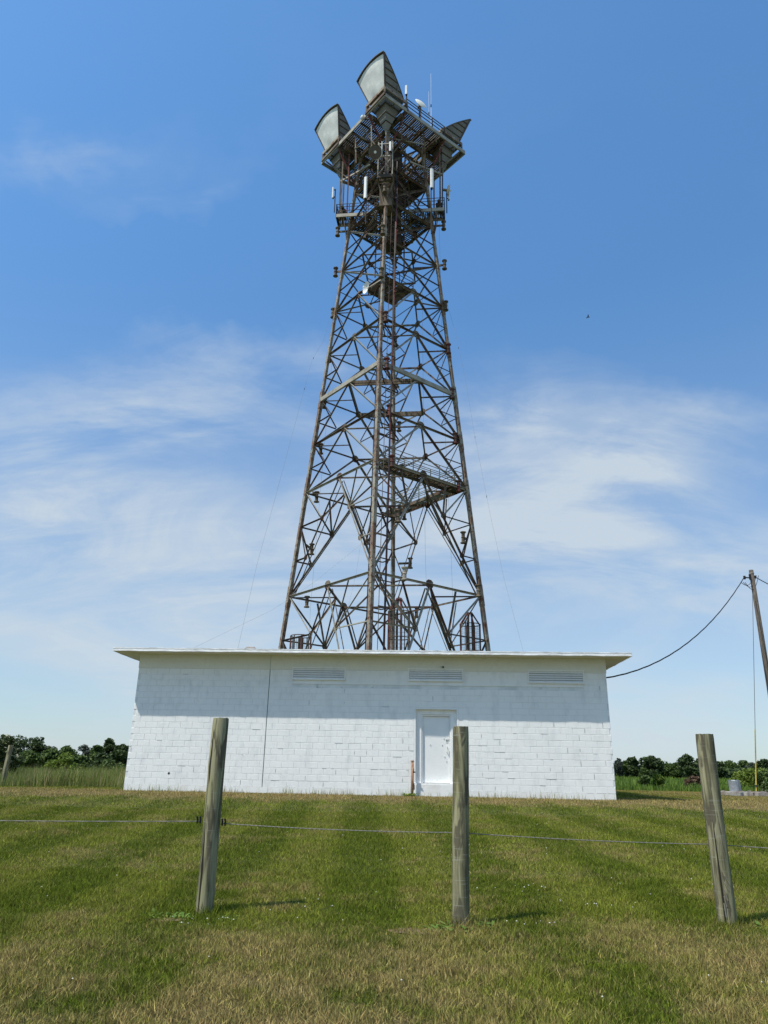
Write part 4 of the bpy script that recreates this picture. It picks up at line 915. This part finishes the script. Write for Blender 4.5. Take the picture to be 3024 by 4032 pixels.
# slab
sY = 33.5; xa_, xb_ = atY(2845, 3125, sY).x, atY(3000, 3135, sY).x; gz = float(G(xa_, sY)); sc_ = Vector(((xa_ + xb_) / 2, sY, gz)); sW = xb_ - xa_; sl = empty('concrete_slab', (sc_.x, sc_.y, gz), 'low old concrete slab with broken edges right of the building', 'slab')
b = MB(); nx_ = 14; top = []
for i in range(nx_ + 1):
    x = xa_ + sW * i / nx_; top.append((x, sc_.y - .7 + random.uniform(-.05, .05) + .04 * i / nx_, gz + .17 + random.uniform(-.012, .012)))
bk = [(p[0], sc_.y + .8, gz + .17) for p in top]; bot = [(p[0] + random.uniform(-.02, .02), p[1] - .01, gz - .1) for p in top]
m_n = nx_ + 1; b.add(top + bk + bot, [(i, i + 1, m_n + i + 1, m_n + i) for i in range(nx_)] + [(2 * m_n + i, 2 * m_n + i + 1, i + 1, i) for i in range(nx_)]); b.add([top[-1], bk[-1], (bk[-1][0], bk[-1][1], gz - .1), bot[-1]], [(0, 3, 2, 1)]); b.add([top[0], bk[0], (bk[0][0], bk[0][1], gz - .1), bot[0]], [(0, 1, 2, 3)])
b.build('slab_body', M['concrete'], sl)
rb = MB()
for i in range(26):
    x = xa_ + sW * random.random(); y = sc_.y - .75 + 1.2 * random.random(); r_ = random.uniform(.02, .06); rb.box(x - r_, x + r_, y - r_, y + r_, gz + .165, gz + .18 + r_ * .6)
rb.build('rubble', M['concrete'], sl, kind='stuff')
cc = atY(2897, 3124, sY); can = empty('culvert_can', (cc.x, sc_.y, gz + .17), 'upright grey corrugated metal can on the concrete slab', 'can')
b = MB(); zz = [gz + .17 + .46 * i / 16 for i in range(17)]
b.tube([(cc.x, sc_.y, z) for z in zz], [.235 + (.006 if i % 2 else 0) for i in range(17)], 20, caps=False); b.build('can_wall', M['zinc'], can, smooth=True)
MB().tube([(cc.x + .235 * math.cos(a), sc_.y + .235 * math.sin(a), gz + .63) for a in np.linspace(0, 2 * math.pi, 21)], .014, 6).build('rim', M['zinc'], can)
MB().beam((cc.x + .03, sc_.y - .245, gz + .2), (cc.x + .03, sc_.y - .245, gz + .62), .05, .012).build('seam', M['zinc'], can)

# ------------------------------------------------------------------ fence posts and cable
def post(x, y, ztop, dia, label, leanx=0, leany=0, gdeep=.3, tilt=.0):
    z0 = float(G(x, y)); o = empty('fence_post', (x, y, z0), label, 'fence post', 'wooden fence posts with a wire cable')
    H = ztop - z0; n = 28; rows = 40; b = MB(); vs = []; ph_ = random.random() * 6; flut = [random.uniform(-.010, .010) for _ in range(n)]
    knots = [(random.uniform(0, 6.28), random.uniform(.2, H - .2)) for _ in range(5)]
    crack = random.randrange(n)
    for j in range(rows + 1):
        t = j / rows; z = -gdeep + (H + gdeep) * t
        cx_ = leanx * t + .006 * math.sin(z * 2.2 + ph_); cy_ = leany * t + .005 * math.cos(z * 1.7 + ph_)
        for i in range(n):
            a = 2 * math.pi * i / n; r_ = dia / 2 * (1 + flut[i] + .012 * math.sin(3 * a + z * .8 + ph_) + .006 * math.sin(z * 9 + a * 2) - .02 * (t - .5))
            for ka, kz in knots:
                da = math.atan2(math.sin(a - ka), math.cos(a - ka)); q = (da / .35) ** 2 + ((z - kz) / .05) ** 2
                if q < 3: r_ += .004 * math.exp(-q)
            if j == rows: r_ *= .975
            vs.append((cx_ + r_ * math.cos(a), cy_ + r_ * math.sin(a), z + (random.uniform(-.004, .004) + tilt * math.cos(a) * dia if j == rows else 0)))
    fs = [(j * n + i, j * n + (i + 1) % n, (j + 1) * n + (i + 1) % n, (j + 1) * n + i) for j in range(rows) for i in range(n)]
    b.add(vs, fs); b.build('post_shaft', M['wood'], o, smooth=True, local=True)
    tp = MB(); tv = vs[-n:]; cx_ = sum(v[0] for v in tv) / n; cy_ = sum(v[1] for v in tv) / n; zt = sum(v[2] for v in tv) / n
    tp.add(list(tv) + [(cx_, cy_, zt + .002)], [(i, (i + 1) % n, n) for i in range(n)]); tp.build('end_grain', M['wood'], o, local=True)
    return o
p1 = post(-1.69, 7.93, .472, .168, 'left of the three near fence posts, with cable clamps on both sides', leanx=.012)
p2 = post(.79, 7.58, .412, .160, 'middle near fence post, overlapping the right edge of the white door', leanx=.02)
p3 = post(3.35, 7.78, .392, .176, 'right of the three near fence posts, knotty and splintered at its foot', leanx=.01)
p4 = post(-14.40, 29.5, .60, .19, 'far fence post leaning at the left picture edge', leanx=.09)
sp_ = MB()
for i in range(5): sp_.beam((3.35 - .04 + i * .018, 7.78 - .093, float(G(3.35, 7.78)) + .10 + i * .07 + .02 * (i % 2)), (3.35 - .05 + i * .01, 7.78 - .10, float(G(3.35, 7.78)) + .22 + i * .06), .006)
sp_.build('splinter', M['light'], p3)
def strand(p, q, sag, r_=.0042, n=120):
    b = MB(); base_ = catpts(p, q, sag, n)
    for k in range(3): b.tube([c + Vector((0, math.cos(i * .9 + k * 2.094) * r_ * .55, math.sin(i * .9 + k * 2.094) * r_ * .55)) for i, c in enumerate(base_)], r_ * .62, 5)
    return b
wz = -.545
fc = strand((-12.5, 8.4, -.40), (-1.81, 7.94, -.535), .10).build('fence_cable', M['wire']); tag(fc, 'length of fence cable from the left picture edge to the left near post', 'cable', 'twisted fence cable lengths')
fc2 = strand((-1.59, 7.97, -.553), (.79, 7.66, -.575), .018).build('fence_cable', M['wire']); tag(fc2, 'length of fence cable between the left and middle near posts', 'cable', 'twisted fence cable lengths')
fc3 = strand((.79, 7.66, -.575), (3.35, 7.87, -.655), .016).build('fence_cable', M['wire']); tag(fc3, 'length of fence cable between the middle and right near posts', 'cable', 'twisted fence cable lengths')
fc4 = strand((3.35, 7.87, -.655), (9, 7.9, -.74), .05).build('fence_cable', M['wire']); tag(fc4, 'length of fence cable from the right near post to the right edge', 'cable', 'twisted fence cable lengths')
fc5 = strand((-20.5, 28.6, -.36), (-14.44, 29.4, -.27), .1, r_=.009, n=40).build('fence_cable', M['wire']); tag(fc5, 'short length of cable at the far left leaning post', 'cable', 'twisted fence cable lengths')
for par, x0_, sg, z in ((p1, -1.80, -1, -.530), (p1, -1.585, 1, -.548)):
    for k in range(2):
        x = x0_ + sg * (.004 + k * .03); b = MB(); c = Vector((x, 7.95, z))
        b.tube([c + Vector((0, .02 * math.cos(a), .024 * math.sin(a))) for a in np.linspace(0, 2 * math.pi, 13)], .006, 6); b.tube([c + Vector((0, -.018, -.01)), c + Vector((0, -.018, .042))], .006, 6).tube([c + Vector((0, -.018, .026)), c + Vector((0, -.018, .038))], .011, 6)
        b.build('cable_clamp', M['cable'], par)

# ------------------------------------------------------------------ weeds, flowers, bare soil
def leaves(name, parent, pts, size, m, upward=.5, kind=None, elong=1.6, tint=None):
    n = len(pts); nrm = RNG.normal(0, 1, (n, 3)); nrm[:, 2] = np.abs(nrm[:, 2]) + upward; nrm /= np.linalg.norm(nrm, axis=1)[:, None]
    a = np.cross(nrm, RNG.normal(0, 1, (n, 3))); a /= np.linalg.norm(a, axis=1)[:, None]; b_ = np.cross(nrm, a); s = (np.broadcast_to(size, n) * RNG.uniform(.6, 1.35, n))[:, None]
    V = np.stack([pts - a * s * elong * .5, pts + b_ * s * .42 + nrm * s * .06, pts + a * s * elong * .5, pts - b_ * s * .42 + nrm * s * .06], 1)
    me = bpy.data.meshes.new(name); me.vertices.add(n * 4); me.vertices.foreach_set('co', V.reshape(-1).astype(np.float32)); me.loops.add(n * 4); me.loops.foreach_set('vertex_index', np.arange(n * 4, dtype=np.int32)); me.polygons.add(n)
    me.polygons.foreach_set('loop_start', np.arange(0, n * 4, 4, dtype=np.int32)); me.polygons.foreach_set('loop_total', np.full(n, 4, np.int32)); me.update(calc_edges=True)
    at = me.attributes.new('tint', 'FLOAT_VECTOR', 'POINT'); tv = RNG.uniform(0, 1, (n, 3)) if tint is None else tint; at.data.foreach_set('vector', np.repeat(tv, 4, 0).astype(np.float32).ravel())
    me.materials.append(m); o = bpy.data.objects.new(name, me); C.objects.link(o)
    if parent is not None: o.parent = parent
    if kind: o['kind'] = kind
    return o
def weed(x, y, spread, n, ln, label, m='leaf_weed'):
    z = float(G(x, y)); o = empty('weed_clump', (x, y, z), label, 'weed'); b = MB(); tv = []
    for i in range(n):
        a = random.uniform(0, 6.283); l = ln * random.uniform(.5, 1.2); w_ = l * .26; d = Vector((math.cos(a), math.sin(a), 0)); s = Vector((-d.y, d.x, 0)); c = Vector((random.uniform(-1, 1) * spread, random.uniform(-.6, .6) * spread, 0)); up = random.uniform(.35, 1.1)
        p = [c, c + d * l * .35 + Zv * l * .35 * up, c + d * l * .75 + Zv * l * .5 * up, c + d * l + Zv * l * .4 * up]; ww = [.12, 1, .8, .05]
        vs = []
        for q, g in zip(p, ww): vs += [q - s * (w_ * g / 2), q + s * (w_ * g / 2)]
        b.add(vs, [(0, 1, 3, 2), (2, 3, 5, 4), (4, 5, 7, 6)]); tv += [[random.random(), random.random(), 0]] * 8
    q = b.build('leaves', M[m], o, local=True); at = q.data.attributes.new('tint', 'FLOAT_VECTOR', 'POINT'); at.data.foreach_set('vector', np.array(tv, np.float32).ravel())
    return o
weed(.66, 7.38, .18, 46, .13, 'broad leaved green weeds at the foot of the middle near post')
weed(1.0, 7.50, .08, 18, .12, 'darker weeds right of the middle near post')
weed(-1.98, 7.74, .22, 80, .09, 'pale leafy weeds left of the left near post')
weed(-1.45, 7.7, .16, 36, .08, 'low green weeds right of the left near post')
weed(3.72, 7.62, .18, 30, .12, 'low weeds right of the right near post')
q_ = bp(9.62, -.25, 0); weed(q_.x, q_.y, .17, 90, .20, 'yellow green weed at the foot of the rusty standpipe')
for (cx_, cy_, rx, ry, lab) in ((.35, 7.30, .24, .14, 'patch of bare brown soil left of the middle near post'), (-1.95, 7.62, .16, .10, 'patch of bare soil at the foot of the left near post')):
    b = MB(); n = 20; vs = [(cx_, cy_, float(G(cx_, cy_)) + .016)]
    for i in range(n):
        a = 2 * math.pi * i / n; r_ = random.uniform(.8, 1.15); x = cx_ + rx * r_ * math.cos(a); y = cy_ + ry * r_ * math.sin(a); vs.append((x, y, float(G(x, y)) + .012))
    b.add(vs, [(0, 1 + i, 1 + (i + 1) % n) for i in range(n)]); o = b.build('bare_patch', M['soil']); o['kind'] = 'structure'
x, y = on_lawn(170, 5.0, 17, (.4, .56), .9); keep = RNG.uniform(0, 1, 170) < .35 + .65 * (np.sin(x * 2.1) * np.sin(y * 1.3) > 0); x, y = x[keep], y[keep]
for cx_, cy_, nn_ in ((-1.5, 7.45, 9), (1.55, 7.5, 9), (2.2, 8.6, 8), (-.6, 8.3, 5), (1.7, 9.3, 10)):
    x = np.concatenate([x, cx_ + RNG.normal(0, .22, nn_)]); y = np.concatenate([y, cy_ + RNG.normal(0, .12, nn_)])
b = MB()
for xx, yy in zip(x, y):
    z = float(G(xx, yy)) + random.uniform(.035, .06); r_ = random.uniform(.004, .0095)
    oc = [(1, 0, 0), (-1, 0, 0), (0, 1, 0), (0, -1, 0), (0, 0, 1), (0, 0, -1)]; b.add([(xx + a * r_, yy + c * r_, z + d * r_ * .8) for a, c, d in oc], [(0, 2, 4), (2, 1, 4), (1, 3, 4), (3, 0, 4), (2, 0, 5), (1, 2, 5), (3, 1, 5), (0, 3, 5)])
o = b.build('clover_flowers', M['flower'], kind='stuff'); tag(o, 'tiny white clover flowers scattered through the lawn', 'flowers')
for (px_, py_, n_, wh_) in ((-1.69, 7.93, 420, 'left near'), (.79, 7.58, 460, 'middle near'), (3.35, 7.78, 420, 'right near'), (-14.4, 29.5, 200, 'far left')):
    r_ = RNG.gamma(2.0, .045, n_) + .07; a_ = RNG.uniform(0, 2 * np.pi, n_); X_ = px_ + r_ * np.cos(a_) * 1.3; Y_ = py_ + r_ * np.sin(a_)
    blades('grass_tuft', np.stack([X_, Y_, G(X_, Y_)], 1), np.clip(.13 - r_ * .22, .05, .12), .006, .6, M['blade'], 1, cat='grass', label='longer unmown grass round the foot of the ' + wh_ + ' fence post')
# seed stalks along the wall foot
s_ = RNG.uniform(0, BW, 900); dens_ = (np.sin(s_ * 1.7) * np.sin(s_ * .6 + 1) > -.35); s_ = s_[dens_ | (RNG.uniform(0, 1, 900) < .25)]; oo = RNG.uniform(.03, .16, len(s_))
pts = np.stack([BX + s_ * math.cos(YAW) + oo * math.sin(YAW), BY + s_ * math.sin(YAW) - oo * math.cos(YAW), np.zeros(len(s_))], 1); pts[:, 2] = G(pts[:, 0], pts[:, 1])
blades('wall_grass', pts, RNG.uniform(.08, .30, len(pts)), .010, .25, M['leaf_tall'], 1, cat='grass', label='thin seed stalks standing along the foot of the white wall')

# ------------------------------------------------------------------ rough grass, field, bushes and trees
def rough(name, n, xr, yr, h, wd, m, label, lean=.35):
    x = RNG.uniform(*xr, n); y = RNG.uniform(*yr, n); y = np.maximum(y, lawn_edge(x) - .1 + RNG.uniform(0, .3, n)); pts = np.stack([x, y, G(x, y)], 1)
    hv = h * (.75 + .35 * np.sin(x * 1.1 + 2 * np.sin(y * .7)) * np.sin(y * .9) + RNG.uniform(0, .25, n)); return blades(name, pts, hv, wd, lean, M[m], 1, cat='grass', label=label)
rough('tall_grass', 60000, (-30, -8), (28.7, 44), .62, .020, 'leaf_tall', 'tall rough seeding grass beyond the lawn at the left')
rough('tall_grass', 60000, (9, 48), (41, 75), .42, .045, 'leaf_field', 'green rough growth beyond the lawn at the right')
rough('field_plants', 60000, (20, 150), (75, 260), .7, .22, 'leaf_field', 'green field stretching to the trees at the right')
rough('field_plants', 30000, (-120, -20), (44, 180), .7, .16, 'leaf_field', 'green field stretching to the trees at the left')

def blob_points(n, lobes):
    """points in the outer part of a set of ellipsoid lobes"""
    ws = np.array([l[3] * l[4] * l[5] for l in lobes]) ** .67; ids = RNG.choice(len(lobes), n, p=ws / ws.sum()); Lb = np.array(lobes)[ids]
    v = RNG.normal(0, 1, (n, 3)); v /= np.linalg.norm(v, axis=1)[:, None]; r_ = RNG.uniform(.12, 1, n) ** .4 * (1 + RNG.normal(0, .07, n)); return Lb[:, :3] + v * Lb[:, 3:6] * r_[:, None]
def tree(x, y, h, wd, m, label, group, leaf=.4, n=1500, trunk_h=.3, name='tree', lobes_n=9, sparse=False, cat='tree', low=.12):
    z0 = float(G(x, y)) - .1; o = empty(name, (x, y, z0), label, cat, group); lobes = []
    for i in range(lobes_n):
        t = (i + .5) / lobes_n; zc_ = h * (low + .12 + (.98 - low - .2) * t); prof = math.sin(math.pi * min(1, .22 + .78 * t) ** 1.15) ** .6; a = random.uniform(0, 6.283); rr_ = wd * .5 * prof * random.uniform(.15, .72)
        s = wd * random.uniform(.16, .27) * (.65 + .5 * prof); lobes.append((rr_ * math.cos(a), rr_ * math.sin(a), zc_, s, s, s * random.uniform(.55, .9)))
    P_ = blob_points(n, lobes); P_ = P_[P_[:, 2] > h * low * .6]
    leaves('crown', o, P_, leaf, M[m])
    tk = MB(); tk.tube([(0, 0, -.2), (.02 * h, 0, h * .35), (-.01 * h, .01 * h, h * .8)], [h * .028, h * .02, h * .006], 7)
    for l in lobes[::2]: tk.tube([(0, 0, h * .25), (l[0] * .5, l[1] * .5, (h * .25 + l[2]) / 2 + .2), (l[0], l[1], l[2])], [h * .010, h * .007, h * .003], 5)
    tk.build('trunk', M['bark'], o, local=True); return o
# (pixel x of the stem, distance, pixel y of the top, width in pixels, leaf colour, label)
TL = [(60, 175, 2905, 150, 'leaf_dark', 'broad dark tree second from the left picture edge'), (150, 170, 2898, 120, 'leaf_dark', 'tallest dark round tree at the left, with a lobed top'), (-30, 170, 2915, 130, 'leaf_dark', 'dark tree cut by the left picture edge'),
      (215, 160, 2950, 90, 'leaf_mid', 'low dark green tree in the dip of the left tree line'), (262, 165, 2936, 90, 'leaf_mid', 'mid green tree right of the dip in the left tree line'), (340, 165, 2922, 70, 'leaf_grey', 'thin greyish tree with bare branches in the left tree line'),
      (385, 160, 2925, 70, 'leaf_mid', 'narrow mid green tree right of the grey one'), (430, 165, 2903, 80, 'leaf_dark', 'tall dark tree near the building on the left'), (480, 162, 2920, 70, 'leaf_dark', 'dark tree just left of the white wall'), (505, 160, 2930, 70, 'leaf_dark', 'dark tree partly behind the left wall corner'),
      (310, 150, 2975, 90, 'leaf_mid', 'low green tree below the grey one at the left'), (110, 150, 2960, 110, 'leaf_mid', 'low green tree in front of the tallest left tree'), (405, 150, 2965, 90, 'leaf_dark', 'low dark tree in front of the left tree line')]
TRr = [(2432, 180, 2980, 50, 'leaf_grey', 'thin pale tree just right of the white wall'), (2462, 185, 2990, 50, 'leaf_mid', 'narrow tree second from the wall in the right tree line'), (2490, 180, 2974, 60, 'leaf_dark', 'dark rounded tree third from the wall at the right'),
       (2556, 180, 2968, 88, 'leaf_dark', 'broad domed dark tree between wall and right near post'), (2620, 190, 3005, 60, 'leaf_mid', 'low tree in the dip of the right tree line'), (2660, 190, 3000, 60, 'leaf_mid', 'low tree right of the dip in the right tree line'), (2705, 180, 2965, 80, 'leaf_dark', 'tall spreading dark tree just left of the right near post'),
       (2757, 185, 2980, 60, 'leaf_dark', 'dark tree mostly behind the right near post'), (2822, 190, 2992, 60, 'leaf_dark', 'dark tree just right of the right near post'), (2880, 240, 2994, 90, 'leaf_mid', 'wide low tree right of the right near post'),
       (2925, 240, 2990, 70, 'leaf_mid', 'rounded tree left of the guy wire'), (2965, 235, 2998, 60, 'leaf_grey', 'pale thin tree left of the yellow guard'), (3005, 200, 2984, 80, 'leaf_dark', 'dark tree at the right picture edge'), (3050, 200, 2988, 80, 'leaf_dark', 'dark tree cut by the right picture edge')]
for px, Y, py, wp, m, lab in TL + TRr:
    a = atY(px, py, Y); g = float(G(a.x, Y)); h = a.z - g; tree(a.x, Y, h, wp / FOC * Y * 1.12, m, lab, 'trees along the far field edge', leaf=.42 if m != 'leaf_grey' else .32, n=2600 if m != 'leaf_grey' else 1300, name='tree')
# continuous low thicket behind and between the single trees
def thicket(name, x0_, x1_, Y, h, n, m, label, leaf=.5):
    x = RNG.uniform(x0_, x1_, n); y = Y + RNG.normal(0, 3, n); top = h * (.78 + .22 * np.sin(x * .35) * np.sin(x * .13 + 1)); z = G(x, y) + top * RNG.uniform(0, 1, n) ** .8
    o = leaves(name, None, np.stack([x, y, z], 1), leaf, M[m], kind='stuff'); tag(o, label, 'thicket'); return o
thicket('thicket', -110, -45, 182, 4.0, 12000, 'leaf_dark', 'dark low thicket under the left tree line')
thicket('thicket', 52, 150, 196, 3.4, 14000, 'leaf_dark', 'dark low thicket under the right tree line')
thicket('thicket', 90, 260, 330, 6.5, 7000, 'leaf_mid', 'far green woodland strip behind the right tree line', .8)
def bush(px, Y, py, wp, m, label, leaf=.09, n=2600, grp=None):
    a = atY(px, py, Y); g = float(G(a.x, Y)); h = a.z - g; o = tree(a.x, Y, h, wp / FOC * Y * 1.1, m, label, grp, leaf=leaf, n=n, name='bush', cat='bush', low=.0, lobes_n=10); return o
bush(20, 34, 2880, 170, 'leaf_flower', 'leafy bush with pale blossom behind the far left post', .10, 4200)
bush(60, 36, 2925, 90, 'leaf_flower', 'right part bush with pale blossom next to the blossom bush', .10, 2400)
bush(258, 48, 2968, 130, 'leaf_bush', 'yellow green bush in the rough grass at the left', .12)
bush(445, 46, 2990, 120, 'leaf_mid', 'dark green bush in the rough grass near the left wall corner', .12)
bush(205, 50, 2996, 50, 'leaf_flower', 'small bush with pale tips left of the yellow green bush', .10, 1200)
bush(2530, 75, 3014, 56, 'leaf_mid', 'small round green tree like bush in the right field', .16)
bush(2588, 62, 3043, 72, 'leaf_bush', 'bright yellow green bush in the right field', .13)
bush(2735, 50, 3052, 95, 'leaf_red', 'reddish brown shrub left of the right near post', .11)
bush(2728, 48, 3085, 80, 'leaf_mid', 'low green bush below the reddish shrub', .11)
bush(2960, 85, 3022, 150, 'leaf_bush', 'wide yellow green thicket bush by the guy wire', .2, 3400)
bush(3035, 70, 3030, 110, 'leaf_mid', 'green bush at the right picture edge', .18)
bush(3018, 42, 3070, 60, 'leaf_mid', 'dark leafy bush right of the yellow guard', .10, 1500)
bush(3015, 36, 3108, 70, 'leaf_flower', 'weedy bush at the right end of the slab', .07, 1500)

# bird
bc = atY(2315, 1249, 60); bird = empty('bird', bc, 'small dark bird gliding in the blue sky right of the tower', 'bird')
b = MB(); b.tube([bc + Vector((-.16, 0, -.03)), bc + Vector((-.06, 0, 0)), bc + Vector((.06, 0, .01)), bc + Vector((.15, 0, .02)), bc + Vector((.19, 0, .02))], [.012, .045, .05, .032, .008], 8); b.build('body', M['black'], bird)
for s in (-1, 1): MB().add([bc + Vector((.06, 0, .02)), bc + Vector((-.05, 0, .02)), bc + Vector((-.10, s * .36, .07)), bc + Vector((.02, s * .22, .09)), bc + Vector((.06, 0, .035)), bc + Vector((-.05, 0, .03)), bc + Vector((-.10, s * .36, .08)), bc + Vector((.02, s * .22, .10))], [(0, 1, 2, 3), (7, 6, 5, 4), (0, 4, 5, 1), (2, 6, 7, 3), (3, 7, 4, 0), (1, 5, 6, 2)]).build('wing', M['black'], bird)
